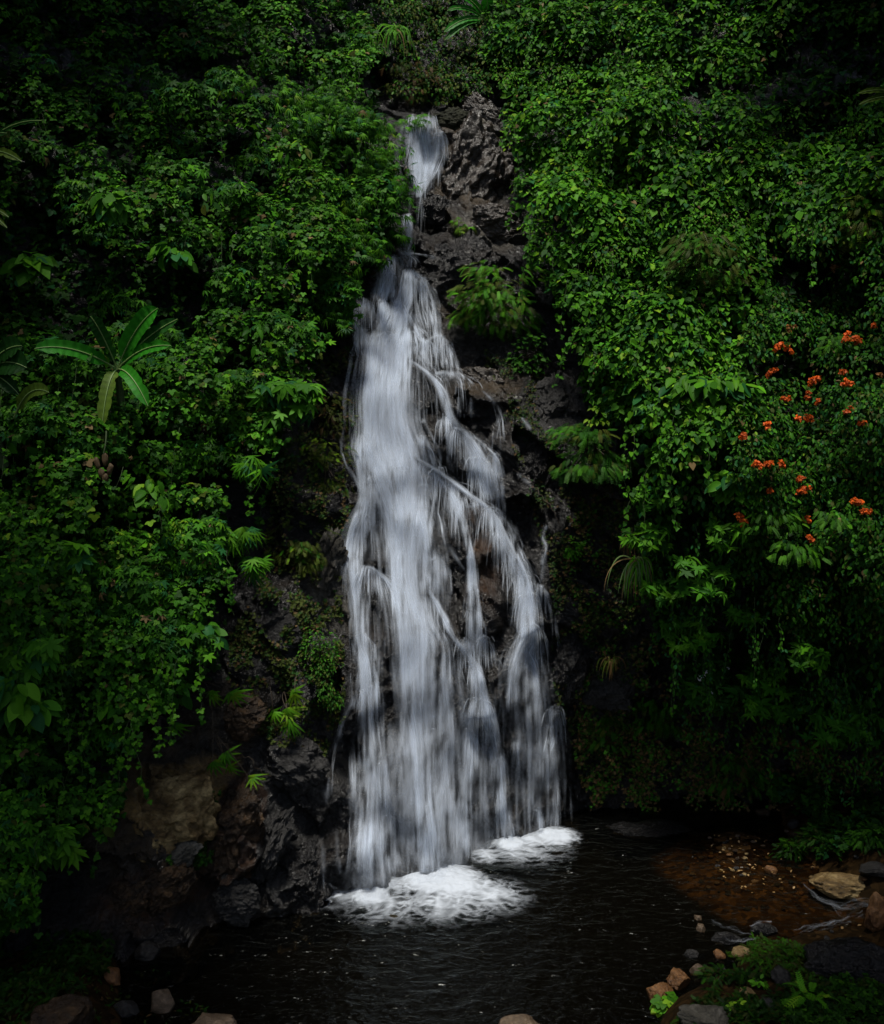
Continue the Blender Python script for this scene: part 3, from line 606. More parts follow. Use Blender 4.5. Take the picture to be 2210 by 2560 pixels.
def place(tmpl, pos, nrm, tip, size, col, name, mat, parent=None, org=None, jit=.12):
    """one mesh of many leaves"""
    v, q, t = tmpl; n = len(pos)
    nrm = nrm/(np.linalg.norm(nrm, axis=1)[:, None]+1e-9)
    tip = tip-nrm*(tip*nrm).sum(1)[:, None]; tip = tip/(np.linalg.norm(tip, axis=1)[:, None]+1e-9)
    sdv = np.cross(tip, nrm)
    M = np.stack([sdv, tip, nrm], 1)                       # n,3(axis),3
    sc = np.stack([size*rng.uniform(.8, 1.2, n), size, size*rng.uniform(-.2, 2.2, n)], -1)
    P = np.einsum('kj,nj,njd->nkd', v, sc, M)+pos[:, None, :]
    k = len(v); off = (np.arange(n)*k)[:, None, None]
    F = []
    if q: F.append((np.array(q)[None]+off).reshape(-1, 4))
    if t: F.append((np.array(t)[None]+off).reshape(-1, 3))
    cc = np.repeat(col, k, 0)
    return mesh(name, P.reshape(-1, 3), F, mat, parent, col=cc, smooth=True, org=org)
def unit(n, lo=-1):
    d = rng.normal(size=(n, 3)); return d/np.linalg.norm(d, axis=1)[:, None]
PAL = {'pale': (.16, .24, .09), 'deep': (.017, .072, .006), 'mid': (.040, .145, .008), 'fresh': (.075, .23, .010), 'lime': (.15, .28, .015), 'blue': (.020, .10, .026), 'olive': (.06, .085, .012), 'brown': (.13, .08, .03), 'dry': (.2, .14, .06)}
def tint(n, names, wts, var=.25):
    c = np.array([PAL[k] for k in names]); i = rng.choice(len(names), n, p=np.array(wts)/sum(wts))
    return c[i]*rng.uniform(1-var, 1+var, (n, 1))*rng.uniform(.92, 1.08, (n, 3))

# polygons of the planted slopes as the camera sees them (they are laid on the slope at its own depth)
def poly(p): return np.array([D(*q) for q in p])
LEFTP = poly([(-600, -300), (760, -300), (750, 60), (765, 200), (800, 300), (808, 420), (780, 520), (735, 590), (700, 690), (600, 780), (590, 900), (560, 960), (440, 1000), (500, 1130), (430, 1200), (450, 1320), (370, 1390), (270, 1490), (240, 1650), (130, 1700), (60, 1850), (-80, 1960), (-600, 1960)])
RIGHTP = poly([(2400, -300), (1000, -300), (985, 60), (1010, 220), (1045, 300), (1050, 450), (1090, 540), (1140, 620), (1160, 700), (1210, 850), (1310, 900), (1310, 1000), (1290, 1060), (1310, 1200), (1330, 1260), (1390, 1330), (1420, 1420), (1530, 1430), (1640, 1490), (1789, 1500), (2400, 1500)])
TOPP = poly([(700, -300), (1050, -300), (1040, 60), (1000, 190), (900, 215), (800, 190), (740, 100)])
def inside(P, x, y):
    r = np.zeros(np.shape(x), bool); j = len(P)-1
    for i in range(len(P)):
        a, b_ = P[i], P[j]
        c = ((a[1] > y) != (b_[1] > y)) & (x < (b_[0]-a[0])*(y-a[1])/(b_[1]-a[1]+1e-12)+a[0]); r ^= c; j = i
    return r
HOL = [(30, 440, 110, 150, .9), (240, 560, 190, 70, .95), (330, 460, 60, 60, .6), (150, 640, 160, 50, .8), (560, 1020, 60, 60, .8), (60, 980, 60, 60, .5), (640, 860, 50, 80, .6), (1700, 140, 190, 150, .85), (1440, 240, 70, 80, .7),
       (1560, 590, 150, 40, .8), (1340, 600, 60, 30, .4), (1470, 1330, 90, 140, 1), (1380, 1130, 50, 40, .8), (1290, 900, 40, 50, .6), (1500, 1230, 70, 60, .9), (1720, 1330, 90, 60, .6), (130, 1560, 140, 160, .7), (1180, 330, 40, 60, .3), (850, 130, 60, 60, .5),
       (1250, 380, 60, 30, .5), (480, 330, 60, 50, .5), (100, 120, 140, 120, .6), (1130, 560, 30, 40, .5), (520, 620, 70, 50, .5), (330, 900, 110, 40, .7), (1620, 900, 60, 40, .5), (1650, 1150, 80, 50, .5), (620, 600, 60, 60, .5)]
def hollow(px, py):
    h = 0
    for x, y, rx, ry, s in HOL:
        x, y = D(x, y); h = np.maximum(h, s*np.exp(-((px-x)/(rx*.55))**2-((py-y)/(ry*.55))**2))
    return h
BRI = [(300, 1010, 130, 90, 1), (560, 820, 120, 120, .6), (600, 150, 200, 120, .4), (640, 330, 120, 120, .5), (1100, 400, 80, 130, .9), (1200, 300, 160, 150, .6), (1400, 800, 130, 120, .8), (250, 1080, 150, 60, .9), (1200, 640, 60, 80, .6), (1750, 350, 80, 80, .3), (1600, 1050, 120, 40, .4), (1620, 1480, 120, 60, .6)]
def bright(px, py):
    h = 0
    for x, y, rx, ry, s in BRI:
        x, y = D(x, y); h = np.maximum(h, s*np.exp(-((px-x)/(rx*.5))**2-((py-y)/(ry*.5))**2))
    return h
def cushions(P, n, box, thick, rr, seed):
    """rounded cushions of growth on the slope, the higher ones overhang the lower"""
    g = np.random.default_rng(seed)
    px = g.uniform(box[0], box[2], n*3); py = g.uniform(box[1], box[3], n*3)
    k = inside(P, px, py) & (g.random(n*3) > 1.15*hollow(px, py)-.12); px, py = px[k][:n], py[k][:n]
    h = hollow(px, py)
    p = hit(G0, px, py)
    ray_ = np.stack(ray(px, py), -1); ray_ /= np.linalg.norm(ray_, axis=1)[:, None]
    nz = .5+.5*fbm(p[:, 0]*.45, p[:, 2]*.4, seed, 3)
    t = thick*(.05+1.6*nz)*(1-.95*h)
    p -= ray_*t[:, None]
    r = g.uniform(*rr, len(p))*(1-.35*h)
    return p, r, h, px, py
FRONT = []
def foliage(name, label, tmpl, P, n, box, thick, rr, seed, size, per, names, wts, mat=LEAF, up=.55, cat='vines', parent=None, org=None):
    p, r, h, px, py = cushions(P, n, box, thick, rr, seed)
    inframe = (px > -20) & (px < 904) & (py > -20) & (py < 1030)
    cnt = np.maximum(6, per*(r/.6)**2*np.where(inframe, 1, .5)*(1-.35*h)).astype(int)
    idx = np.repeat(np.arange(len(p)), cnt); N = len(idx)
    d = unit(N); d[:, 1] = -np.abs(d[:, 1])*1.0+.12; d[:, 2] = np.where(d[:, 2] < -.35, -d[:, 2], d[:, 2])
    d /= np.linalg.norm(d, axis=1)[:, None]
    R_ = r[idx]
    lump = 1+.28*fbm(d[:, 0]*2.2+idx*1.7, d[:, 1]*2.2, d[:, 2]*2.2, 3)
    q = p[idx]+d*np.stack([R_*1.15, R_*.62, R_*.85], -1)*lump[:, None]*(rng.uniform(0, 1, N)**.22)[:, None]
    q[:, 2] -= .25*R_*np.maximum(0, -d[:, 1])**2*rng.uniform(0, 1, N)
    qx, qy = project(q[:, 0], q[:, 1], q[:, 2])
    k = inside(P, qx+rng.normal(0, 3, N)+16*fbm(qx*.02, qy*.02, 3, 3), qy+rng.normal(0, 3, N)+16*fbm(qx*.02, qy*.02, 8, 3)); q, d, idx, qx, qy = q[k], d[k], idx[k], qx[k], qy[k]; N = len(q)
    nrm = d*.6+np.array([0, -.35, up])+rng.normal(0, .33, (N, 3))
    tip = np.stack([d[:, 0]*.6, d[:, 1]*.5-.25, np.full(N, -.75)], -1)+rng.normal(0, .35, (N, 3))
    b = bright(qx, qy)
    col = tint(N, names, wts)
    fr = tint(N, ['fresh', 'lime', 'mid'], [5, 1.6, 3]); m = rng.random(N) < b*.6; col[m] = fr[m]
    cs = np.random.default_rng(seed+5).uniform(.68, 1.2, len(p)); col = col*cs[idx][:, None]
    s = size*rng.uniform(.5, 1.35, N)
    dd = rng.random(N) < .012; col[dd] = np.array(PAL['dry'])*rng.uniform(.4, 1.1, (dd.sum(), 1))
    FRONT.append(q)
    o = place(tmpl, q, nrm, tip, s, col, name, mat, parent, org)
    if parent is None: tag(o, label, cat, kind='stuff')
    print(name, N); return o

RP1 = poly([(2400, -300), (1000, -300), (985, 60), (1010, 220), (1045, 300), (1050, 450), (1090, 540), (1140, 620), (1160, 700), (1210, 850), (1310, 900), (1300, 960), (1480, 900), (1510, 700), (1600, 500), (1789, 420), (2400, 420)])
RP2 = poly([(1640, 440), (2400, 400), (2400, 1350), (1620, 1330), (1490, 1180), (1470, 980), (1480, 800), (1530, 620)])
RP3 = poly([(1290, 930), (1500, 900), (1500, 1180), (1640, 1300), (2400, 1350), (2400, 1520), (1789, 1500), (1640, 1490), (1530, 1430), (1420, 1420), (1390, 1330), (1330, 1260), (1310, 1200), (1290, 1060)])
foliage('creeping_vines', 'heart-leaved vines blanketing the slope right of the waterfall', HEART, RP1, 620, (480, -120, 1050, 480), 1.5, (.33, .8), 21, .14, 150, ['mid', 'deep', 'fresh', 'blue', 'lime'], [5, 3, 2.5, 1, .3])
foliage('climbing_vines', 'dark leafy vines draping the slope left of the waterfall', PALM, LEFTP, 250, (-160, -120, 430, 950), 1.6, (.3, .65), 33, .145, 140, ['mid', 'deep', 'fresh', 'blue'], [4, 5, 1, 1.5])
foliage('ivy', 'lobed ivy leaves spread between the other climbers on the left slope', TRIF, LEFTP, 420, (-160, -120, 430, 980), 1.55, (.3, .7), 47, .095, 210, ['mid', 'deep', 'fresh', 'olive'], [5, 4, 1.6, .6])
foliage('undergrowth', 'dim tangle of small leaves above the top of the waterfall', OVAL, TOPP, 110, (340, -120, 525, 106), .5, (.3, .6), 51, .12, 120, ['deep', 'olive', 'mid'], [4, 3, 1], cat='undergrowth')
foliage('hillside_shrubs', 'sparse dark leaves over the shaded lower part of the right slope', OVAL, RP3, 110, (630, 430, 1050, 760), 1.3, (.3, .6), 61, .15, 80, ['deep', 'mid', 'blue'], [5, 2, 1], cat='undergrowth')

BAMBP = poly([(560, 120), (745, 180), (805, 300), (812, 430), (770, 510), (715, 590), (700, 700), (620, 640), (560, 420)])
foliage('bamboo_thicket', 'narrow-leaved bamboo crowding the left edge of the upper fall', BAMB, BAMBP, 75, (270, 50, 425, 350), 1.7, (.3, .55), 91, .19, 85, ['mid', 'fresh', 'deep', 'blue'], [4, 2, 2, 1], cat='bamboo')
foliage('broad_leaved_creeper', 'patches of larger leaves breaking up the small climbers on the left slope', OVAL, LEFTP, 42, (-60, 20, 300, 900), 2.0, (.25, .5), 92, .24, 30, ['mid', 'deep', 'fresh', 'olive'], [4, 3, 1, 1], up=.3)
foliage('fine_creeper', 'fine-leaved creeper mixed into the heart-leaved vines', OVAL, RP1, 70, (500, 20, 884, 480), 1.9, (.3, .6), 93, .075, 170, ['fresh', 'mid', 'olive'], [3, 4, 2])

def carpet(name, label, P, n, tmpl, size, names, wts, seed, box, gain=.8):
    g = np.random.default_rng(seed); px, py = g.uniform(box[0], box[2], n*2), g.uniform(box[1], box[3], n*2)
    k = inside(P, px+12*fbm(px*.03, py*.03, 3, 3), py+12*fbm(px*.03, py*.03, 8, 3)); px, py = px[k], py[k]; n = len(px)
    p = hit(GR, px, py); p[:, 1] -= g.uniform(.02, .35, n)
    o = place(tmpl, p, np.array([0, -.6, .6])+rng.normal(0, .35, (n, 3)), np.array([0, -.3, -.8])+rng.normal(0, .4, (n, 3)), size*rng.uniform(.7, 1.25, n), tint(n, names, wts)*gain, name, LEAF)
    tag(o, label, 'vines', kind='stuff'); FRONT.append(p)
carpet('ivy_carpet', 'thin ivy with shade put into its colour, on the rock behind the left climbers', LEFTP, 13000, TRIF, .13, ['deep', 'blue'], [6, 1], 101, (-150, -120, 430, 960), .6)  # leaf colour dimmed to paint shade into the hollows
carpet('ivy_carpet', 'thin ivy with shade put into its colour, on the rock behind the right climbers', RIGHTP, 14000, HEART, .15, ['deep', 'blue'], [6, 1], 102, (480, -120, 1040, 740), .6)  # dimmed leaf colour again stands in for shade in the hollows
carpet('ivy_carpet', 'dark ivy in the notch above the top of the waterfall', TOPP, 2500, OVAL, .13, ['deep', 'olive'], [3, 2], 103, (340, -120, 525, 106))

# ------------------------------------------------------------------ plants that can be told apart
def mpp(p): return (float((np.array(p)-CAM)[1])*_c-(float(p[2])-CAM[2])*_s)*TANV/512      # metres per pixel at a place
def surf(px, py, fwd=.0):
    p = hit(GR, px, py, 0.0)[0]; r_ = np.stack(ray(px, py), -1); return p-r_*fwd
def tube(pts, r0, r1, k=6):
    P = np.array(pts, float); n = len(P); T = np.gradient(P, axis=0); T /= np.linalg.norm(T, axis=1)[:, None]+1e-9
    a = np.cross(T, np.array([.31, .77, .55])); a /= np.linalg.norm(a, axis=1)[:, None]+1e-9; b_ = np.cross(T, a)
    r = np.linspace(r0, r1, n)[:, None, None]; th = np.arange(k)*2*np.pi/k
    V = P[:, None]+r*(np.cos(th)[None, :, None]*a[:, None]+np.sin(th)[None, :, None]*b_[:, None])
    i = np.arange(n*k).reshape(n, k); j = np.roll(i, -1, 1)
    return V.reshape(-1, 3), np.stack([i[:-1], j[:-1], j[1:], i[1:]], -1).reshape(-1, 4)
def join(parts):
    V, F, b_ = [], [], 0
    for v, f in parts: V.append(v); F.append(f+b_); b_ += len(v)
    return np.concatenate(V), np.concatenate(F)
def bez(a, b_, c, n=12):
    t = np.linspace(0, 1, n)[:, None]; return (1-t)**2*a+2*t*(1-t)*b_+t*t*c

def banana(px, py, leaves, label, fwd=.9, tone=1.0, stem=True, group=None, name='banana_plant'):
    base = surf(px, py, fwd); m = mpp(base); root = empty(name, base, label, 'banana plant', group)
    if stem:
        st = bez(base+np.array([.05, .5, -1.6]), base+np.array([0, .15, -.7]), base, 8)
        v, f = tube(st, .11, .05, 8); mesh('stem', v, f, STEM, root, org=base)
    for (tx, ty, wpx, lift, hue) in leaves:
        u, v_ = (tx-px)*m, -(ty-py)*m
        tip = base+np.array([u, -.25*abs(u)-.25-lift*.2, v_*_c+.0])
        rr_ = np.stack(ray(tx, ty), -1); tip = np.array(CAM)+rr_*((tip[1]-CAM[1])/rr_[1])
        ctl = base+(tip-base)*.5+np.array([0, -.15, .18+lift*.25])
        ax_ = bez(base, ctl, tip, 26); T = np.gradient(ax_, axis=0); T /= np.linalg.norm(T, axis=1)[:, None]
        view = np.array([0, -1, .25]); sd_ = np.cross(T, view); sd_ /= np.linalg.norm(sd_, axis=1)[:, None]; nr = np.cross(sd_, T)
        t = np.linspace(0, 1, 26); pet = .14
        q = np.clip((t-pet)/(1-pet), 0, 1); wid = wpx*m*.36*np.clip(q*9, 0, 1)**.5*np.clip((1-q)*5, 0, 1)**.55*(.9+.1*np.sin(q*np.pi))
        rows = []
        for s_ in (-1, -.5, 0, .5, 1):
            jag = 1-.10*np.abs(perlin(t*14, s_*3+tx*.1, 1))*abs(s_)*2-(.25*(perlin(t*9, tx*.37, s_) > .42))*(abs(s_) == 1)
            rows.append(ax_+sd_*(s_*wid*jag)[:, None]+nr*((.28*abs(s_)*wid+.014*np.sin(t*60+s_)*abs(s_)))[:, None])
        V = np.stack(rows, 1).reshape(-1, 3); c = np.array({'g': (.03, .22, .012), 'o': (.10, .17, .02), 'd': (.016, .08, .010), 'y': (.14, .16, .03)}[hue])*tone
        st_ = (1+.22*np.sin(t*95))[:, None, None]*(1+.25*perlin(t*3, tx, 0))[:, None, None]
        col = (np.ones((26, 5, 1))*c*st_).reshape(-1, 3)
        lf = mesh('leaf', V, gridf(26, 5), BANANA, root, col=col, smooth=True, org=base)
        v, f = tube(ax_-nr*-.012, .016, .006, 5); mesh('midrib', v, f, MIDRIB, lf, org=base, smooth=True)
    return root
banana(*D(238, 748), [(*D(70, 706), 22, .6, 'g'), (*D(183, 640), 20, .3, 'd'), (*D(320, 624), 28, .5, 'g'), (*D(360, 646), 18, .0, 'd'), (*D(347, 700), 17, .4, 'g'), (*D(300, 822), 21, .8, 'g'), (*D(207, 862), 20, .9, 'o')],
       'bright banana plant with seven long leaves spread star-like on the left slope', fwd=2.3)
banana(*D(-30, 760), [(*D(45, 700), 32, .3, 'd'), (*D(55, 745), 40, .5, 'd'), (*D(40, 800), 22, .3, 'd')], 'dim banana plant at the left edge below the star-shaped one', fwd=2.0, tone=.6)
banana(*D(30, 845), [(*D(100, 795), 20, .9, 'o')], 'single folded banana leaf with a pale rim at the far left', fwd=2.2, stem=False, name='banana_leaf')
banana(*D(-60, 330), [(*D(45, 328), 13, .7, 'o'), (*D(15, 270), 14, .4, 'd'), (*D(85, 245), 8, .8, 'd')], 'banana plant at the left edge with one olive leaf reaching into view', fwd=2.0, tone=.8)
banana(*D(-50, 450), [(*D(18, 440), 8, .6, 'o'), (*D(15, 462), 8, .6, 'o')], 'pair of narrow olive banana leaves poking in at the left edge', fwd=2.0, tone=.8)
banana(*D(1850, 215), [(*D(1735, 190), 9, .5, 'o'), (*D(1738, 212), 9, .5, 'o'), (*D(1780, 175), 10, .5, 'g')], 'banana plant at the right edge with striped olive leaves', fwd=2.0, tone=.7)
banana(*D(984, 42), [(*D(898, 66), 10, .6, 'g'), (*D(905, 22), 9, .6, 'g'), (*D(925, -8), 12, .5, 'g'), (*D(988, -15), 17, .4, 'g'), (*D(900, 82), 9, .6, 'g')], 'broad-leaved banana plant high above the top of the waterfall', fwd=.9, tone=.8)

def shrub(name, label, cat, px, py, rx, ry, tmpl, n, size, names, wts, fwd=.5, flat=.5, layers=6, var=.25, mat=LEAF, up=.8, group=None, tipdown=.3, stems=5, gain=1.0):
    """a bush of leafy sprays standing off the slope, sprays in tiers with gaps between"""
    c = surf(px, py, fwd); m = mpp(c); a, b_ = rx*m, ry*m
    base = surf(px, py, 0); root = empty(name, base, label, cat, group)
    tc = rng.uniform(-1, 1, (layers*3, 3))*np.array([a*.75, .35*a, b_*.8])+c
    k = rng.integers(0, len(tc), n); d = unit(n)
    q = tc[k]+d*np.stack([np.full(n, a*.42), np.full(n, a*.3), np.full(n, b_*.22)], -1)*rng.uniform(.3, 1, (n, 1))**.4
    out = q-(c+np.array([0, .6*a, -.3*b_])); out /= np.linalg.norm(out, axis=1)[:, None]+1e-9
    nrm = np.array([0, -.3, up])+out*.35+rng.normal(0, .22, (n, 3))
    tip = out*1.0+rng.normal(0, .3, (n, 3)); tip[:, 2] = tip[:, 2]*.4-tipdown
    col = tint(n, names, wts, var)*(rng.uniform(.7, 1.2, len(tc))[k][:, None])*gain
    place(tmpl, q, nrm, tip, size*rng.uniform(.7, 1.2, n), col, 'foliage', mat, root, org=base)
    parts = []
    for i in range(stems):
        e = tc[i % len(tc)]; parts.append(tube(bez(base, (base+e)/2+np.array([0, -.1, -.1]), e, 8), .018, .006, 5))
    v, f = join(parts); mesh('stem', v, f, BARK, root, org=base)
    return root
FE = ['mid', 'olive', 'fresh']
shrub('feathery_shrub', 'rounded feathery shrub jutting over the rock right of the upper fall', 'shrub', *D(1015, 600), 44, 34, FROND, 520, .30, FE, [3, 2, 1.2], fwd=.9)
shrub('feathery_shrub', 'dim feathery shrub on the rock right of the middle of the fall', 'shrub', *D(1205, 905), 44, 30, FROND, 430, .28, ['deep', 'mid', 'olive'], [3, 2, 1], fwd=.9, gain=.9)
shrub('mossy_shrub', 'olive tufted shrub at the left edge of the main fall', 'shrub', *D(660, 940), 26, 30, FROND, 260, .17, ['olive', 'lime', 'mid'], [4, .8, 1], fwd=.3)
shrub('mossy_shrub', 'olive tufted shrub below the others on the wet rock left of the fall', 'shrub', *D(605, 1100), 30, 27, FROND, 260, .17, ['olive', 'mid', 'lime'], [4, 1, .5], fwd=.3)
shrub('mossy_shrub', 'dark olive tuft between the left vines and the fall shoulder', 'shrub', *D(665, 835), 22, 26, FROND, 150, .15, ['olive', 'brown'], [3, 1], fwd=.25, gain=.55)
shrub('creeping_fig', 'column of tiny round leaves down the rock beside the left foot of the fall', 'climber', *D(648, 1350), 21, 46, OVAL, 1100, .065, ['deep', 'mid', 'olive', 'fresh'], [3, 4, 2, .5], fwd=.2, layers=9, tipdown=.9)
shrub('brown_shrub', 'brownish shrub right above the top of the waterfall', 'shrub', *D(815, 175), 38, 22, FROND, 300, .22, ['olive', 'brown', 'deep'], [4, 2, 1], fwd=.3, gain=.6)
shrub('rock_sprig', 'small yellow-green sprig growing on the brown rock by the upper fall', 'plant', *D(938, 455), 12, 9, BAMB, 26, .22, ['olive', 'lime', 'fresh'], [2, 1, 2], fwd=.25, stems=3)
shrub('overhanging_sprig', 'leafy sprig hanging in front of the top of the waterfall', 'plant', *D(838, 243), 14, 7, BAMB, 34, .22, ['fresh', 'mid'], [1, 2], fwd=.45, stems=3)
shrub('bamboo_spray', 'narrow-leaved bamboo spray overlapping the left side of the top fall', 'bamboo', *D(822, 335), 9, 40, BAMB, 55, .2, ['deep', 'mid', 'blue'], [3, 3, 1], fwd=.6, tipdown=1.2)
shrub('bamboo_spray', 'bamboo spray hanging beside the narrow chute of the fall', 'bamboo', *D(790, 430), 26, 40, BAMB, 150, .24, ['mid', 'fresh', 'deep'], [3, 1, 2], fwd=.8, tipdown=1.2)
shrub('bamboo_spray', 'bamboo spray along the vine edge left of the top of the fall', 'bamboo', *D(770, 290), 26, 40, BAMB, 150, .24, ['fresh', 'mid', 'lime'], [3, 3, .3], fwd=1.0, tipdown=1.0)
shrub('feathery_shrub', 'olive feathery bush among the heart-leaved vines of the right slope', 'shrub', *D(1440, 520), 42, 26, FROND, 330, .28, ['olive', 'mid'], [3, 2], fwd=2.0, gain=.8)
shrub('feathery_shrub', 'olive feathery bush at the right edge above the orange flowers', 'shrub', *D(1760, 440), 26, 26, FROND, 200, .26, ['olive', 'mid', 'lime'], [3, 2, .4], fwd=2.0)
shrub('low_shrub', 'pale green leafy shrub on the bare rock right of the lower fall', 'plant', *D(1160, 1110), 9, 12, OVAL, 90, .11, ['mid', 'fresh'], [2, 1], fwd=.2, stems=2)
shrub('hanging_creeper', 'creeper hanging in the shadow under the feathery shrub by the upper fall', 'climber', *D(1065, 720), 20, 24, HEART, 230, .11, ['deep', 'mid'], [3, 2], fwd=.3, gain=.8)
shrub('yellow_creeper', 'yellow-leaved creeper at the vine edge beside the rock face', 'climber', *D(1215, 835), 12, 14, OVAL, 70, .14, ['lime', 'fresh'], [3, 2], fwd=.5)
shrub('yellow_creeper', 'yellowish sprig at the top right corner of the brown rock', 'climber', *D(1035, 275), 9, 14, OVAL, 60, .12, ['lime', 'fresh'], [2, 3], fwd=.4)
big = [(1340, 805, 26, 'large-leaved plant at the inner edge of the vines halfway down the right slope'), (1440, 790, 40, 'widest patch of large glossy leaves in the middle of the right slope'),
       (1480, 850, 26, 'large-leaved plant just left of the lowest group of orange flowers'), (1360, 925, 26, 'large drooping leaves beside the dim feathery shrub'),
       (1495, 980, 22, 'plant with the two biggest hanging leaves on the right slope'), (1300, 740, 18, 'small large-leaved plant left of the widest glossy patch')]
for x, y, r_, lb in big:
    shrub('large_leaved_plant', lb, 'plant', *D(x, y), r_, r_*.7, OVAL, int(r_*4.5), .34, ['mid', 'fresh', 'blue'], [3, 2, 1], fwd=1.5, tipdown=.8, group='large-leaved plants on the right slope')
wh = [(1318, 1010, 20, 'top whorl-leaved shrub at the inner edge of the right slope'), (1320, 1080, 26, 'whorl-leaved shrub directly above the hanging grass tuft'), (1480, 1085, 22, 'whorl-leaved shrub left of the pale fern fronds'),
      (1345, 1195, 20, 'broad whorls right beside the hanging grass tuft'), (1430, 1170, 30, 'largest whorl-leaved shrub in the lower right greenery'), (1400, 1290, 30, 'whorl-leaved shrub hanging below the grass tuft'),
      (1500, 1250, 18, 'lone whorl-leaved sprig above the dark hollow'), (1540, 1375, 24, 'whorl-leaved sprig where the lower leafy bough begins'), (1570, 1420, 28, 'left half of the leafy bough over the dark bank'),
      (1700, 1475, 34, 'right half of the leafy bough over the dark bank'), (1640, 1330, 18, 'dim whorl-leaved sprig behind the leafy bough')]
for x, y, r_, lb in wh:
    shrub('whorled_shrub', lb, 'shrub', *D(x, y), r_, r_*.62, WHORL, int(r_*1.9), .23, ['mid', 'fresh', 'deep'], [3, 1.6, 1], fwd=1.5 if x < 1600 else 1.9, tipdown=.35, up=.5, group='whorl-leaved shrubs on the lower right slope')
shrub('white_flowered_shrub', 'dark narrow-leaved shrub with tiny white blossoms above the pool', 'shrub', *D(1425, 1385), 32, 24, WHORL, 60, .33, ['deep', 'mid'], [3, 1], fwd=1.4, tipdown=.8, up=.3)
for x, y, w_, lb in ((1565, 1050, 30, 'pale fern fronds left of the other fern high on the shaded slope'), (1710, 1050, 30, 'pale fern fronds by the right edge under the orange flowers'), (1620, 1115, 28, 'lowest pale fern fronds on the shaded right slope'), (1700, 690, 22, 'fern fronds between the orange flower heads')):
    shrub('fern', lb, 'fern', *D(x, y), w_, 10, FROND, 75, .2, ['fresh', 'mid', 'deep'], [1, 3, 1], fwd=1.8, tipdown=.5, gain=.8, group='ferns on the right slope', stems=3)
# left: broad leaves and palmate sprays
lf = [(585, 810, 32, PALM, .3, 'palmate shrub on the rounded knoll left of the shoulder of the fall', 'palmate_shrub'), (510, 935, 12, BAMB, .38, 'starburst of pale bamboo leaves in the dark gap left of the fall', 'bamboo_shoot'),
      (480, 1080, 16, BAMB, .36, 'bamboo shoots arching from the edge of the bright left vines', 'bamboo_shoot'), (510, 1140, 12, BAMB, .34, 'lowest arching bamboo tips over the black rock gap', 'bamboo_shoot'),
      (230, 410, 16, OVAL, .34, 'large pointed leaves in the dark upper left', 'broad_leaved_plant'), (350, 510, 16, OVAL, .3, 'large pointed leaves below the dark upper left hollow', 'broad_leaved_plant'),
      (60, 530, 14, HEART, .4, 'heart-shaped leaves glowing in the dark at the far left', 'broad_leaved_plant'), (40, 1400, 28, OVAL, .36, 'dark large-leaved plant at the lower left edge', 'broad_leaved_plant'),
      (130, 1130, 26, PALM, .3, 'palmate shrub low on the left slope', 'palmate_shrub'), (50, 1320, 30, PALM, .3, 'palmate shrub above the dark large-leaved plant', 'palmate_shrub'), (410, 1280, 16, OVAL, .3, 'pointed leaves at the lower tip of the bright left vines', 'broad_leaved_plant'),
      (110, 1700, 22, PALM, .3, 'dim palmate plant above the left bank', 'palmate_shrub')]
for x, y, r_, tm, sz, lb, nm in lf:
    shrub(nm, lb, 'bamboo' if 'bamboo' in nm else 'shrub', *D(x, y), r_, r_*.7, tm, int(r_*(2.8 if tm is PALM else 2.2)), sz, ['mid', 'fresh', 'blue'], [3, 2, 1], fwd=1.9 if y < 1300 else 1.2, tipdown=.7, up=.45)

# hanging grass tufts
def tuft(px, py, n, ln_, label, name='grass_tuft', cols=('olive', 'fresh', 'dry'), w8=(2, 3, 1), fwd=.6, up=.2, spread=1.0, cat='grass tuft', group=None):
    b_ = surf(px, py, fwd); root = empty(name, surf(px, py, 0), label, cat, group); o = np.array(root.location)
    parts, cc = [], []
    for i in range(n):
        a = np.clip(rng.normal(0, .45), -1, 1)*spread; l = ln_*rng.uniform(.35, 1.15); b0 = b_+np.array([rng.uniform(-.16, .16), rng.uniform(-.1, .1), rng.uniform(-.3, .05)*ln_*.5])
        p1 = b0+np.array([a*.5*l, -.12*l-.1, (up*rng.uniform(-.3, 1.3)+.05)*l]); p2 = b0+np.array([a*.55*l+rng.normal(0, .06), -.2*l, (-1+up)*l*rng.uniform(.6, 1)])
        ax_ = bez(b0, p1, p2, 10); T = np.gradient(ax_, axis=0); sd_ = np.cross(T, [0, -1, .2]); sd_ /= np.linalg.norm(sd_, axis=1)[:, None]+1e-9
        wd = .013*(1-np.linspace(0, 1, 10)**3)[:, None]*rng.uniform(.7, 1.4)
        parts.append((np.stack([ax_-sd_*wd, ax_+sd_*wd], 1).reshape(-1, 3), gridf(10, 2))); cc.append(np.repeat(tint(1, cols, w8)*1.3, 20, 0))
    v, f = join(parts); mesh('blades', v, f, LEAF, root, col=np.concatenate(cc), smooth=True, org=o)
    return root
tuft(*D(1290, 1130), 70, 1.15, 'long pale grass tuft hanging from the rock edge right of the fall', cols=('pale', 'fresh', 'dry'), fwd=.8)
tuft(*D(1275, 1085), 26, .6, 'short brown grass tuft just above the long pale one', cols=('brown', 'dry', 'olive'), fwd=.7)
tuft(*D(1238, 1330), 36, .6, 'small dry grass tuft on the low rock right of the fall', cols=('olive', 'brown'), w8=(2, 2), fwd=.35)
tuft(*D(800, 55), 40, 1.1, 'pale grass blades hanging above the top of the fall', cols=('mid', 'fresh', 'dry'), fwd=.5)
tuft(*D(740, 90), 60, .9, 'grass clump at the top of the left slope near the fall', cols=('mid', 'fresh'), w8=(2, 2), up=.6, fwd=.9)
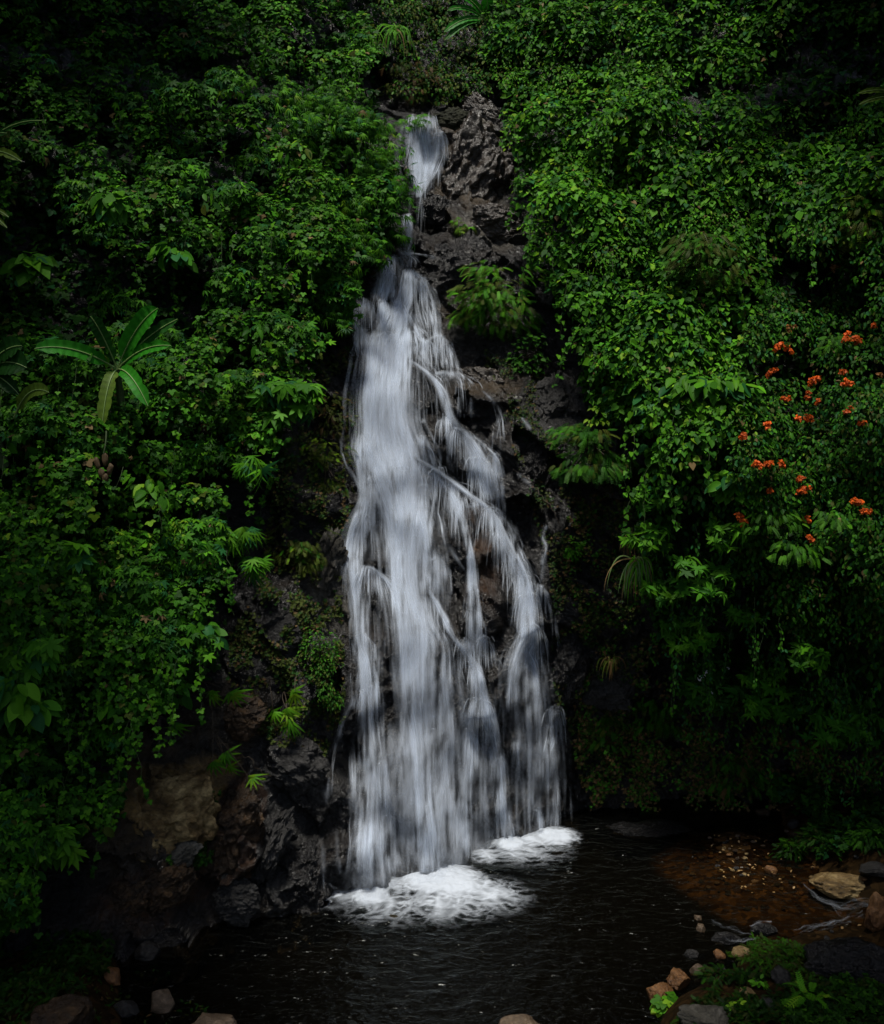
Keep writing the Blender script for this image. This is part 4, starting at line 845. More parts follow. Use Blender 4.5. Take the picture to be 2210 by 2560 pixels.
tuft(*D(1195, 630), 24, .6, 'thin pale grass stalks standing in the vines right of the fall', cols=('dry', 'fresh'), w8=(1, 2), up=1.1, fwd=1.2)
# hanging bamboo shoots on the left rock
def hanging(px, py, tx, ty, label, n=1):
    a, e = surf(px, py, .35), surf(tx, ty, .55); o = surf(px, py, 0)
    root = empty('hanging_shoot', o, label, 'bamboo shoot', 'hanging shoots on the left rock')
    parts, tips = [], []
    for i in range(n):
        e2 = e+np.array([rng.uniform(-.5, .5), rng.uniform(-.1, .1), rng.uniform(-.4, .4)])*(i > 0)
        c = (a+e2)/2+np.array([rng.uniform(-.1, .1), -.15, .12]); parts.append(tube(bez(a, c, e2, 12), .010, .005, 5)); tips.append((e2, e2-c))
    v, f = join(parts); mesh('stem', v, f, BARK, root, org=o)
    q = np.repeat(np.array([t_[0] for t_ in tips]), 3, 0); tp = np.repeat(np.array([t_[1] for t_ in tips]), 3, 0)+rng.normal(0, .25, (3*n, 3)); tp[:, 2] -= .3
    place(BAMB, q+rng.normal(0, .03, q.shape), np.tile([0, -1, .3], (len(q), 1))+rng.normal(0, .3, q.shape), tp, rng.uniform(.28, .42, len(q)), tint(len(q), ['fresh', 'lime', 'mid'], [3, 2, 1]), 'foliage', LEAF, root, org=o)
hanging(*D(425, 1400), *D(430, 1540), 'longest bare shoot on the left rock ending in a leaf tuft above the ochre boulder')
hanging(*D(440, 1490), *D(460, 1550), 'shoot beside the longest one with several splayed tips', 3)
hanging(*D(350, 1420), *D(354, 1475), 'short shoot farthest left on the lower rock')
hanging(*D(600, 1370), *D(597, 1400), 'shoot nearest the small-leaved column')
hanging(*D(545, 1380), *D(553, 1440), 'left one of the two shoots over the grey slab')
hanging(*D(575, 1400), *D(578, 1462), 'right one of the two shoots over the grey slab', 2)
hanging(*D(410, 1380), *D(425, 1405), 'yellow-tipped shoot at the foot of the left vines', 2)
# twigs
for i, (pts, lb) in enumerate([([(440, 1500), (500, 1530), (545, 1570)], 'thin bare twig slanting over the lower left rock'), ([(1040, 950), (1110, 1000), (1130, 1060)], 'thin root running down the rock right of the fall'), ([(1270, 880), (1220, 800), (1190, 720)], 'pale root on the dark rock by the vine edge')]):
    w3 = [surf(*D(*p), .2) for p in pts]; o = w3[0]; v, f = tube(bez(w3[0], w3[1], w3[2], 16)+.03*rng.normal(size=(16, 3)), .018, .006, 5); tag(mesh('twig', v, f, BARK, org=o), lb, 'twig')

# brown seed pods hanging on a stalk
p0 = surf(*D(210, 935), 2.1); root = empty('seed_pods', p0, 'bunch of brown pods hanging under the banana plant', 'seed pods')
v, f = tube(bez(p0+np.array([.03, .1, .55]), p0+np.array([.05, 0, .3]), p0+np.array([0, 0, .15]), 8), .015, .012, 6); mesh('stalk', v, f, STEM, root, org=p0)
PODM = plain('pod_skin', (.07, .042, .014), .75, .6, 22)
def ico(sub):
    import bmesh
    bm = bmesh.new(); bmesh.ops.create_icosphere(bm, subdivisions=sub, radius=1); V = np.array([v.co[:] for v in bm.verts]); F = np.array([[v.index for v in f.verts] for f in bm.faces]); bm.free(); return V, F
ICO = {k: ico(k) for k in (2, 3, 4, 5, 6)}
for dx, dz in ((-.12, -.02), (.02, .05), (.12, -.12), (-.03, -.2), (.05, -.28)):
    V, F = ICO[3]; V = V*np.array([.055, .03, .11*(1+dz)])*(1+.3*perlin(V[:, 0]*1.5, V[:, 1]*1.5, V[:, 2]*1.5+dx*50))[:, None]; V[:, 0] += V[:, 2]*dx*1.8; V = V+np.array([dx, dz*.3, dz])
    mesh('pod', V, F, PODM, root, smooth=True)

# flowering vine with orange flower heads
foliage_args = dict(parent=None)
FL = [(1686, 540, 9), (1597, 664, 10), (1575, 703, 14), (1598, 705, 15), (1722, 690, 16), (1742, 690, 14), (1711, 680, 10), (1780, 760, 9), (1706, 752, 8), (1710, 775, 13), (1568, 748, 6), (1555, 756, 8), (1590, 808, 10), (1640, 775, 14), (1655, 765, 10), (1632, 800, 12), (1636, 845, 12), (1620, 850, 10), (1553, 857, 11), (1742, 857, 10), (1502, 883, 12), (1530, 940, 9), (1548, 940, 9), (1556, 938, 8), (1580, 937, 10), (1618, 968, 11), (1620, 993, 14), (1632, 988, 14), (1558, 992, 7), (1742, 1016, 15), (1752, 1035, 10), (1495, 1045, 13), (1502, 1055, 12), (1630, 1052, 11), (1640, 1090, 8), (1720, 830, 9), (1655, 812, 7), (1770, 660, 8)]
c0 = surf(*D(1620, 850), 0); fv_root = empty('flowering_vine', c0, 'small-leaved vine dotted with orange flower heads on the right slope', 'flowering vine')
PETAL = T_oval(.35, .04, .1)
FLM = leaf_mat('petal', .55, .2, .3)
def soft_hit(px, py, fwd): 
    p = hit(G0, px, py)[0]; return p-np.stack(ray(px, py), -1)*fwd

foliage('foliage', None, OVAL, RP2, 330, (700, 200, 1050, 660), 1.5, (.35, .75), 71, .105, 165, ['deep', 'mid', 'olive', 'blue'], [5, 3, 1, 1], parent=fv_root, org=c0)
LQ = np.concatenate(FRONT); lqx, lqy = project(LQ[:, 0], LQ[:, 1], LQ[:, 2])
def front_at(px, py, r=9):
    """the foremost leaf near a picture position: flowers sit on the real outer leaves"""
    k = (np.abs(lqx-px) < r) & (np.abs(lqy-py) < r)
    if not k.any(): return soft_hit(px, py, 1.2)
    d = LQ[k, 1]; j = np.argsort(d)[min(3, len(d)-1)]; dist_ = LQ[k][j][1]-CAM[1]; rr_ = np.stack(ray(px, py), -1)
    return np.array(CAM)+rr_*(dist_/rr_[1])-rr_*.05
for x, y, r_ in FL:
    px, py = D(x, y); c = front_at(px, py); m = mpp(c); n = int(26+r_*3)
    pale = rng.random() < .2
    nb = rng.integers(3, 6); bc = c+rng.normal(0, 1, (nb, 3))*np.array([.36, .12, .22])*r_*m*.6
    d = unit(n); q = bc[rng.integers(0, nb, n)]+d*.17*r_*m*rng.uniform(.3, 1, (n, 1))
    nrm = d+np.array([0, -.5, .5])
    col = np.array([.75, .13, .015] if not pale else [.26, .11, .025])*rng.uniform(.4, 1.25, (n, 1))*rng.uniform(.6, 1.15)
    place(PETAL, q, nrm, rng.normal(size=(n, 3)), rng.uniform(.045, .08, n), col, 'flower_head', FLM, fv_root, org=c0)
# tiny white blossoms of the dark shrub
sh = [o for o in C.objects if o.name.startswith('white_flowered_shrub')][0]; so = np.array(sh.location)
for x, y in ((1432, 1362), (1418, 1372), (1460, 1365), (1400, 1398), (1437, 1404), (1470, 1350)):
    c = surf(*D(x, y), 1.75); n = 14; d = unit(n)
    place(PETAL, c+d*.07, d+np.array([0, -.4, .4]), rng.normal(size=(n, 3)), rng.uniform(.03, .05, n), np.full((n, 3), .6), 'blossom', FLM, sh, org=so)

# ------------------------------------------------------------------ moss and small growth on the rock
def moss(label, P, n, size, names, wts, seed, name='moss', gain=1.0, thr=.0):
    P = poly(P); lo, hi_ = P.min(0), P.max(0); g = np.random.default_rng(seed)
    px, py = g.uniform(lo[0], hi_[0], n*6), g.uniform(lo[1], hi_[1], n*6)
    k = inside(P, px, py) & (fbm(px*.035, py*.035, seed, 3)+g.normal(0, .12, n*6) > thr); px, py = px[k][:n], py[k][:n]; n = len(px)
    p = hit(GR, px, py, .0); p[:, 1] -= g.uniform(0, .16, n); p[:, 2] += g.uniform(-.02, .05, n)
    nrm = np.array([0, -.7, .6])+rng.normal(0, .4, (n, 3)); tip = np.array([0, -.4, -.5])+rng.normal(0, .5, (n, 3))
    o = place(MOSS, p, nrm, tip, size*rng.uniform(.6, 1.3, n), tint(n, names, wts)*gain, name, MOSSM)
    tag(o, label, 'moss', kind='stuff')
moss('olive moss patches on the wet rock left of the waterfall', [(600, 760), (715, 700), (735, 820), (720, 1000), (690, 1150), (700, 1450), (640, 1560), (520, 1480), (440, 1330), (520, 1200), (560, 960)], 5200, .075, ['olive', 'deep', 'brown'], [5, 2, 1], 5, gain=.75, thr=-.02)
moss('dark moss over the rock right of the waterfall', [(880, 520), (960, 700), (1110, 760), (1210, 900), (1300, 960), (1290, 1300), (1330, 1500), (1180, 1600), (1120, 1400), (1110, 1150), (1050, 950), (1000, 780)], 5200, .07, ['olive', 'deep', 'brown'], [4, 3, 1], 15, gain=.55, thr=.05)
moss('dark moss on the ledges around the top chute', [(700, 420), (800, 430), (790, 520), (720, 610), (700, 640)], 700, .07, ['olive', 'brown', 'deep'], [3, 2, 2], 25, gain=.5)
moss('dark green growth trailing between the ochre and rust boulders', [(395, 1610), (450, 1600), (430, 1740), (370, 1770), (340, 1740)], 1500, .075, ['deep', 'mid', 'olive'], [4, 2, 1], 35, gain=.8, thr=-.4)
moss('faint green film on the shaded wall above the right of the pool', [(1150, 1450), (1789, 1520), (1789, 1640), (1500, 1640), (1180, 1640)], 3600, .09, ['mid', 'brown', 'olive'], [2, 3, 2], 45, gain=1.3, thr=.0)
moss('dim moss over the shaded wall between the fall and the flowering vine', [(1150, 1000), (1300, 1000), (1330, 1260), (1420, 1400), (1789, 1500), (1789, 1600), (1200, 1600), (1130, 1300)], 4200, .09, ['olive', 'mid', 'brown'], [3, 2, 2], 46, gain=1.0, thr=.0)

def strands(name, label, P, n, tmpl, size, names, wts, seed, box, ln_=(.5, 1.6), gain=.9, dens=9):
    """vine shoots that hang free in front of the slope"""
    g = np.random.default_rng(seed); px, py = g.uniform(box[0], box[2], n*4), g.uniform(box[1], box[3], n*4); k = inside(P, px, py); px, py = px[k][:n], py[k][:n]
    pos, tube_ = [], []
    for a, b_ in zip(px, py):
        p = front_at(a, b_, 12)+np.array([0, -.03, 0]); l = g.uniform(*ln_); c = int(l*dens*2)
        t = np.linspace(0, 1, 10)[:, None]; bend = np.array([g.normal(0, .18), -.12*g.random()-.05, 0]); A = p+bend*np.sin(t*1.5)*l+np.array([0, 0, -1])*t*l+.02*g.normal(size=(10, 3))
        tube_.append(tube(A, .006, .003, 3)); tt = g.random(c); pos.append(np.stack([np.interp(tt, t[:, 0], A[:, j]) for j in range(3)], -1)+g.normal(0, .04, (c, 3)))
    q = np.concatenate(pos); n = len(q)
    root_ = place(tmpl, q, np.array([0, -.8, .45])+rng.normal(0, .35, (n, 3)), np.array([0, -.3, -.9])+rng.normal(0, .4, (n, 3)), size*rng.uniform(.6, 1.2, n), tint(n, names, wts)*gain, name, LEAF)
    tag(root_, label, 'vines', kind='stuff'); v, f = join(tube_); mesh('stem', v, f, STEM, root_)
strands('hanging_vines', 'thin leafy shoots trailing from the left climbers', LEFTP, 130, TRIF, .085, ['mid', 'fresh', 'deep'], [3, 2, 2], 121, (0, 20, 400, 900))
strands('hanging_vines', 'heart-leaved shoots trailing down the right slope', RP1, 110, HEART, .11, ['mid', 'fresh', 'deep'], [3, 2, 2], 122, (500, 20, 884, 480))
strands('hanging_vines', 'dangling vine tips under the overhanging lower right greenery', RP3, 90, OVAL, .10, ['mid', 'deep', 'blue'], [3, 3, 1], 123, (640, 520, 884, 750), (.7, 2.0), 1.1)
shrub('rock_fern', 'drooping ferns on the dim wall left of the leafy bough', 'fern', *D(1330, 1440), 30, 18, FROND, 90, .28, ['mid', 'deep', 'olive'], [3, 2, 1], fwd=.5, tipdown=.6)
shrub('rock_fern', 'drooping ferns low on the dim wall right of the fall foot', 'fern', *D(1230, 1480), 22, 18, FROND, 60, .24, ['mid', 'deep', 'olive'], [3, 2, 1], fwd=.4, tipdown=.6)
shrub('rock_fern', 'ferns on the dim wall above the gravel end of the pool', 'fern', *D(1500, 1560), 36, 20, FROND, 90, .28, ['mid', 'deep', 'brown'], [3, 2, 1], fwd=.5, tipdown=.6)

# ------------------------------------------------------------------ rocks
def rock_geo(seed, cuts=14, sub=4, rough=.10, flat=.68, crag=0):
    g = np.random.default_rng(seed); V, F = ICO[sub]; V = V.copy()
    V *= (1+.30*fbm(V[:, 0]*.9+seed, V[:, 1]*.9, V[:, 2]*.9, 2))[:, None]
    for k in range(cuts):
        n_ = g.normal(size=3); n_ /= np.linalg.norm(n_); d_ = g.uniform(flat, .98); q = V@n_-d_
        V -= n_*np.maximum(q, 0)[:, None]*.93
    V *= (1+rough*fbm(V[:, 0]*2.6+seed*3, V[:, 1]*2.6, V[:, 2]*2.6, 4))[:, None]
    if sub >= 5 and crag: V *= (1+.05*fbm(V[:, 0]*5+seed, V[:, 1]*5, V[:, 2]*7, 3))[:, None]
    if sub >= 5 and not crag:
        rdg = 1-np.abs(fbm(V[:, 0]*2.2+seed, V[:, 1]*2.2, V[:, 2]*3.4, 4)); V *= (1+.14*(rdg-.7))[:, None]
    if crag:
        a_, c_ = V[:, 0]*.9+V[:, 2]*.45+.08*fbm(V[:, 0]*2, V[:, 2]*2, seed, 3), V[:, 2]*.9-V[:, 0]*.4
        fa = facets(a_*1.1+seed, c_*1.9, .62, seed, .42, .30)+facets(a_*1.1+seed, c_*2.0, .27, seed+9, .45, .3)+facets(a_*1.3, c_*2, .12, seed+5, .45, .3); V[:, 1] += crag*.55*fa
    return V, F
def rot(V, ax_, deg):
    return V@np.array(Matrix.Rotation(R(deg), 3, ax_)).T
def cliff_rock(px, py, wpx, hpx, mat, label, seed, tilt=0, name='boulder', sub=6, depth=.75, out=.15, cuts=16, rough=.1, group=None):
    p = hit(G0, px, py, 0)[0]; m = mpp(p); a, b_ = wpx*m/2, hpx*m/2
    V, F = rock_geo(seed, cuts, sub, rough*1.6, .75, crag=1.0); V = V*np.array([a*1.12, max(a, b_)*depth*.7, b_*1.12]); V = rot(V, 'Y', tilt)
    c = p+np.array([0, -out*a*.6+.15*max(a, b_), 0])
    return tag(mesh(name, V+c, F, mat, org=c, smooth=False), label, 'rock', group)
d_m = lambda v: v*.49414
def CR(x, y, w_, h_, *a, **k): return cliff_rock(*D(x, y), d_m(w_), d_m(h_), *a, **k)
CR(958, 365, 140, 210, ROCKB, 'big wet brown rock filling the space right of the topmost fall', 3, 14, name='rock_outcrop', out=.2, cuts=22, rough=.14)
CR(1000, 455, 100, 70, ROCKB, 'ridged grey-brown ledge at the foot of the big wet brown rock', 5, 10, name='rock_outcrop', out=.5)
CR(930, 560, 150, 150, ROCK, 'dark wet rock bulging below the ridged grey-brown ledge', 6, 20, name='rock_outcrop', out=.4)
CR(978, 235, 90, 60, ROCKB, 'gnarled pale rock above the big wet brown rock', 8, 40, name='rock_outcrop', out=.4)
CR(915, 252, 74, 52, ROCKM, 'rounded mossy boulder at the lip of the topmost fall', 9, 0, out=.6, cuts=4)
CR(880, 425, 60, 60, ROCK, 'dark rock wedge under the topmost fall', 10, -30, out=.3)
CR(985, 795, 130, 70, ROCKB, 'arched brown rock that the right stream spills around', 12, 28, out=.5, cuts=8)
CR(664, 1160, 60, 150, ROCKP, 'pale craggy rock against the left edge of the fall', 14, 14, name='rock_outcrop', out=.3, cuts=26, rough=.18)
CR(735, 760, 60, 110, ROCK, 'black rock shoulder beside the widening of the fall', 15, -10, name='rock_outcrop', out=.2)
CR(575, 1285, 70, 80, ROCKG, 'flat-faced grey rock between the vines and the left foot of the fall', 17, 10, out=.4, cuts=20)
CR(590, 1545, 130, 120, ROCKG, 'broad grey slab low on the rock left of the fall', 18, 40, out=.25, cuts=20)
CR(490, 1455, 80, 90, ROCKR, 'rust-stained rock under the hanging shoots', 19, 20, out=.35)
CR(330, 1490, 90, 60, ROCKG, 'brownish rock at the foot of the left vines', 20, -30, out=.3, cuts=20)
CR(360, 1640, 150, 150, ROCKY, 'large ochre boulder with a pale patch on the lower left', 22, 10, out=.5, cuts=12)
CR(300, 1700, 110, 90, ROCKY, 'dim ochre rock to the left of the large ochre boulder', 23, 20, out=.3)
CR(345, 1730, 110, 60, ROCKP, 'greenish pale rock below the large ochre boulder', 24, -20, out=.35)
CR(330, 1790, 130, 90, ROCKR, 'rust-red rock above the left water edge', 25, -30, out=.35)
CR(255, 1820, 100, 70, ROCKR, 'dark red-brown rock farthest left at the water edge', 26, -30, out=.3)
CR(480, 1690, 110, 170, ROCKR, 'tall rust-brown boulder beside the black crevice', 27, 16, out=.5)
CR(545, 1720, 55, 180, ROCKG, 'leaning slate slab to the right of the tall rust-brown boulder', 28, 24, out=.6)
CR(480, 1820, 90, 90, ROCKG, 'grey-brown rock at the water under the tall rust-brown boulder', 29, 0, out=.3)
CR(600, 1800, 110, 160, ROCK, 'black wet rock at the left foot of the fall', 30, 20, out=.2)
CR(1235, 1380, 110, 110, ROCKG, 'grey ribbed rock right of the foot of the fall', 32, 15, name='rock_outcrop', out=.25, cuts=20)
CR(1160, 1340, 70, 130, ROCK, 'dark rock under the thin right threads of water', 33, 5, name='rock_outcrop', out=.3)
CR(1080, 950, 70, 120, ROCK, 'black rock between the right streams and the bare wall', 34, 15, name='rock_outcrop', out=.2)
CR(1130, 820, 110, 130, ROCKG, 'grey rock wall patch beside the vines halfway up', 35, 0, name='rock_outcrop', out=.1, cuts=24)
CR(1310, 1676, 150, 12, ROCK, 'long flat grey ledge at the far edge of the pool', 36, 0, name='rock_ledge', out=.4)

def GH(x, y): return float(ground_h(np.array([x]), np.array([y]))[0])
def ground_hit(px, py):
    a, b_, c = ray(px, py)
    for t in np.arange(8, 40, .03):
        x, y, z = a*t, CAM[1]+b*t if False else CAM[1]+b_*t, CAM[2]+c*t
        h = max(GH(x, y), 0) if False else GH(x, y)
        if z <= max(h, -.02): return np.array([x, y, max(h, -.02)])
    return np.array([x, y, 0])
def stone(x, y, w_, h_, mat, label, seed, tilt=0, name='stone', sub=4, sink=.25, cat='stone', group=None, cuts=12):
    px, py = D(x, y); p = ground_hit(px, py+d_m(h_)*.30); m = mpp(p); a, b_ = d_m(w_)*m/2, d_m(h_)*m/2
    V, F = rock_geo(seed, cuts, sub, .06); V = rot(V*np.array([a, a*.8, b_*1.05]), 'Y', tilt); V = rot(V, 'Z', seed*37 % 360 if abs(a-b_) < .3*a else 0)
    c = p+np.array([0, 0, b_*(1-2*sink)+.0]); return tag(mesh(name, V+c, F, mat, org=p, smooth=True), label, cat, group)
stone(130, 2060, 130, 90, ROCKR, 'large angular reddish rock at the bottom left corner', 41, 0, sub=5)
stone(432, 2075, 90, 50, ROCKT, 'rounded tan stone cut by the bottom edge left of centre', 42, sub=5)
stone(1050, 2080, 100, 36, ROCKT, 'smooth pinkish stone cut by the bottom edge near the middle', 43, sub=5)
stone(1338, 2012, 66, 52, ROCKO, 'bright orange stone standing in the water at the right bank', 44, sub=5)
stone(1374, 1982, 52, 44, ROCKO, 'ochre stone right behind the bright orange one', 45, sub=5)
stone(1425, 2062, 100, 50, ROCKP, 'pale grey flat stone at the bottom edge by the right bank', 46, sub=5)
stone(1775, 1850, 50, 90, ROCKO, 'tall orange-brown stone at the right edge by the outflow', 47, sub=5)
stone(1700, 1790, 120, 46, ROCKY, 'long brown flat-topped slab above the outflow', 48, sub=5)
stone(1770, 1762, 60, 30, ROCKG, 'dim stone lying on the long brown slab\'s right end', 49)
stone(1735, 1945, 190, 90, ROCK, 'broad dark flat rock below the outflow at the right edge', 50, sub=5)
stone(1418, 1881, 24, 20, ROCKT, 'small pinkish stone at the edge of the gravel shallows', 51)
stone(1412, 1858, 20, 14, ROCKT, 'small grey-brown stone just above the pinkish one', 52)
stone(1456, 1932, 26, 22, ROCKO, 'small red-brown stone near the grassy bank', 53)
stone(1410, 1962, 34, 26, ROCKT, 'pale pink stone between the ochre stone and the bank', 54)
stone(1502, 1928, 44, 26, ROCKY, 'brown stone half hidden by the grassy hump', 55)
stone(1400, 1930, 30, 18, ROCKG, 'grey stone in the water left of the red-brown one', 56)
stone(1580, 1975, 40, 44, ROCKG, 'upright grey stone in the dark ground of the right bank', 57)
stone(1510, 2010, 34, 20, ROCKY, 'ochre pebbly stone in the middle of the right bank', 58)
stone(1548, 2035, 46, 34, ROCKG, 'grey-brown stone in the plants of the right bank', 59)
stone(1545, 1880, 60, 22, ROCK, 'low wet grey stone awash below the gravel shallows', 60)
stone(1470, 1900, 60, 18, ROCK, 'wet grey stone with water sliding over it', 61)
stone(1560, 1760, 26, 22, ROCKO, 'orange-brown stone on top of the gravel shallows', 62)
stone(1615, 1690, 40, 22, ROCKR, 'red-brown stone on the far right shore', 63)
stone(1640, 1708, 34, 22, ROCKY, 'ochre stone just below the red-brown one on the far shore', 64)
stone(1607, 1668, 30, 20, ROCKG, 'grey stone above the red-brown one on the far shore', 65)
stone(1545, 1645, 30, 18, ROCKR, 'reddish stone at the far right corner of the pool', 66)
stone(228, 1978, 40, 40, ROCKO, 'small orange-brown stone among the dark plants of the left bank', 67)
stone(330, 2025, 60, 56, ROCKT, 'brown rounded stone in the shallow water of the left bank', 68)
stone(255, 2040, 56, 34, ROCKG, 'dim grey stone between the reddish rock and the brown one', 69)
stone(300, 1925, 60, 40, ROCKG, 'dark stone in the black water near the left bank', 70)

# pebbles and scraps on the gravel bar: copies of a few shapes
GRP = {'pebbles': ('small rounded pebble on the brown gravel shallows', 'pebble', 'pebbles on the gravel shallows'), 'scraps': ('pale dry leaf lying on the brown gravel shallows', 'dry leaf', 'dry leaves on the gravel shallows')}
protos = []
for i in range(6):
    V, F = rock_geo(200+i, 5, 2, .05); protos.append(mesh('pebble', V*np.array([1, .8, .55]), F, [ROCKT, ROCKY, ROCKG, ROCKR, ROCKO, ROCKG][i], smooth=True))
DRYM = plain('dry_leaf', (.24, .145, .05), .6, .6, 8)
v_, q_, t_ = T_oval(.3, .08, .2); lp = mesh('dry_leaf', v_, [np.array(q_)], DRYM, smooth=True)
def spot():
    while True:
        x, y = rng.normal(6.3, 1.5), rng.normal(.3, 1.5)
        h = GH(x, y)
        if h > -.22 and abs(x) < 9: return x, y, h
for i in range(170):
    x, y, h = spot(); pr = protos[i % 6]; o = pr if i < 6 else pr.copy()
    if i >= 6: C.objects.link(o)
    s_ = rng.uniform(.025, .075); o.location = (x, y, h+s_*.3+max(0, rng.normal(0, .02))); o.scale = (s_, s_, s_); o.rotation_euler = (0, 0, rng.uniform(0, 6.28)); tag(o, *GRP['pebbles'])
for i in range(90):
    x, y, h = spot(); x = x*.6+.4*6.9; o = lp if i == 0 else lp.copy()
    if i: C.objects.link(o)
    s_ = rng.uniform(.04, .09); h = max(GH(x, y), 0.0); o.location = (x, y, h+.03); o.scale = (s_, s_, s_); o.rotation_euler = (rng.normal(0, .3), rng.normal(0, .3), rng.uniform(0, 6.28)); tag(o, *GRP['scraps'])

# ------------------------------------------------------------------ plants of the banks
def cover(label, pts, n, tmpl, size, names, wts, name, seed, gain=1.0, hmax=.35, thr=-.1, cat='ground cover'):
    """low growth over a patch of bank; pts = outline seen by the camera"""
    P = poly(pts); lo, hi_ = P.min(0), P.max(0); g = np.random.default_rng(seed)
    px, py = g.uniform(lo[0], hi_[0], n*5), g.uniform(lo[1], hi_[1], n*5)
    k = inside(P, px, py) & (fbm(px*.03, py*.05, seed, 3) > thr); px, py = px[k][:n], py[k][:n]; n = len(px)
    a, b_, c = ray(px, py); t = (.35-CAM[2])/c
    for _ in range(6):
        h = ground_h(a*t, CAM[1]+b_*t); t = (np.maximum(h, 0)-CAM[2])/c
    x, y = a*t, CAM[1]+b_*t; hh = np.maximum(ground_h(x, y), -.05)
    mound = np.clip(.5+.8*fbm(x*1.3, y*1.3, seed, 3), 0, 1.4)*hmax
    p = np.stack([x, y, hh+mound*g.uniform(.2, 1, n)**.5], -1)
    nrm = np.array([0, -.25, .9])+rng.normal(0, .35, (n, 3)); tip = rng.normal(0, 1, (n, 3)); tip[:, 2] = .15
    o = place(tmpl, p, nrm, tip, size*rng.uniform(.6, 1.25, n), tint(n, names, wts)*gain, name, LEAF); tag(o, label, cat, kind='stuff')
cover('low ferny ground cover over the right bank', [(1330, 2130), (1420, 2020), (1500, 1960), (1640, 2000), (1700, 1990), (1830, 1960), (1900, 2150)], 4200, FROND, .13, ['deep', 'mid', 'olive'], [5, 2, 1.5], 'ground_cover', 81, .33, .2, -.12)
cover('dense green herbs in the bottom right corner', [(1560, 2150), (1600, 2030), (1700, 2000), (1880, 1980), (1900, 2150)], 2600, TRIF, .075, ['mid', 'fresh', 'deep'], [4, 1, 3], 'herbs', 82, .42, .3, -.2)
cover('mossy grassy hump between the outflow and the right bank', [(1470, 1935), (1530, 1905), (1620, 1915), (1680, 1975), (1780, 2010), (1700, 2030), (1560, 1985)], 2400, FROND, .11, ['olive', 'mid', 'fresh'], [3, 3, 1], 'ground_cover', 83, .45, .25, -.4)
cover('dark plants on the far right shore', [(1570, 1600), (1830, 1560), (1900, 1760), (1700, 1760), (1620, 1700)], 2600, TRIF, .10, ['deep', 'mid', 'blue'], [5, 2, 1], 'herbs', 84, .55, .7, -.25)
cover('tiny ferns on the dark left bank', [(-60, 2140), (-60, 1850), (90, 1830), (230, 1920), (220, 1990), (120, 2030), (60, 2140)], 3200, FROND, .13, ['deep', 'mid', 'olive'], [5, 2, 1], 'ground_cover', 85, .45, .35, -.3)
cover('sparse weeds around the rocks of the left bank', [(150, 2000), (320, 1950), (420, 2040), (400, 2120), (180, 2130)], 300, FROND, .09, ['deep', 'olive', 'brown'], [4, 2, 1], 'weeds', 86, .6, .1, -.1)
def gshrub(name, label, cat, x, y, r_, tmpl, n, size, names, wts, up=.8, gain=1.0, hgt=.5):
    px, py = D(x, y); p = ground_hit(px, py); m = mpp(p); a = d_m(r_)*m; root = empty(name, p, label, cat)
    d = unit(n); d[:, 2] = np.abs(d[:, 2]); q = p+d*np.array([a, a*.8, a*hgt*2])*rng.uniform(.35, 1, (n, 1))+np.array([0, 0, .05])
    tip = d+np.array([0, -.2, .1]); nrm = np.array([0, -.3, up])+d*.3+rng.normal(0, .25, (n, 3))
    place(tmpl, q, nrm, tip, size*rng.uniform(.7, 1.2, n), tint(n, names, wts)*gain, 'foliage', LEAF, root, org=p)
    v, f = join([tube(bez(p, p+(e-p)*.4+np.array([0, 0, .05]), e, 6), .008, .003, 4) for e in q[:5]]); mesh('stem', v, f, STEM, root, org=p)
gshrub('low_plant', 'bright green little plant right below the bright orange stone', 'plant', 1345, 2045, 26, TRIF, 70, .13, ['fresh', 'mid', 'lime'], [3, 3, 1])
gshrub('fern', 'pale fern sprig standing in the bottom right corner', 'fern', 1640, 2045, 40, FROND, 30, .3, ['fresh', 'lime', 'mid'], [3, 1, 2])
gshrub('fern', 'small bright fern in front of the broad dark flat rock', 'fern', 1720, 2005, 20, FROND, 16, .22, ['fresh', 'mid'], [2, 2], hgt=1.0)
gshrub('low_plant', 'yellow-green herb just right of the pale grey flat stone', 'plant', 1490, 2045, 16, OVAL, 26, .1, ['lime', 'fresh'], [2, 2])
gshrub('low_plant', 'small bright herb in the middle of the right bank', 'plant', 1535, 2000, 14, OVAL, 22, .1, ['fresh', 'mid'], [2, 2])
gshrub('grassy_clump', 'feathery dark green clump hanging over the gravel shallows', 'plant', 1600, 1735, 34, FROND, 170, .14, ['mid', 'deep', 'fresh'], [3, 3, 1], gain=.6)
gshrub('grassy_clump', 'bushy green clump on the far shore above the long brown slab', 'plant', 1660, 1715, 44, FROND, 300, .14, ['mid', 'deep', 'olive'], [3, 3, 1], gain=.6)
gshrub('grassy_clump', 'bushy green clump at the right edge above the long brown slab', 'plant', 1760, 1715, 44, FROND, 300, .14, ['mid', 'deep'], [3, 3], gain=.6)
gshrub('fern', 'blue-green bush where the gravel meets the shaded wall', 'plant', 1590, 1620, 36, TRIF, 130, .13, ['mid', 'blue', 'deep'], [2, 2, 2], hgt=.9)
gshrub('fern', 'fern clump in front of the ochre stone on the right bank', 'fern', 1450, 1990, 34, FROND, 90, .14, ['deep', 'mid', 'olive'], [3, 2, 1], gain=.5)

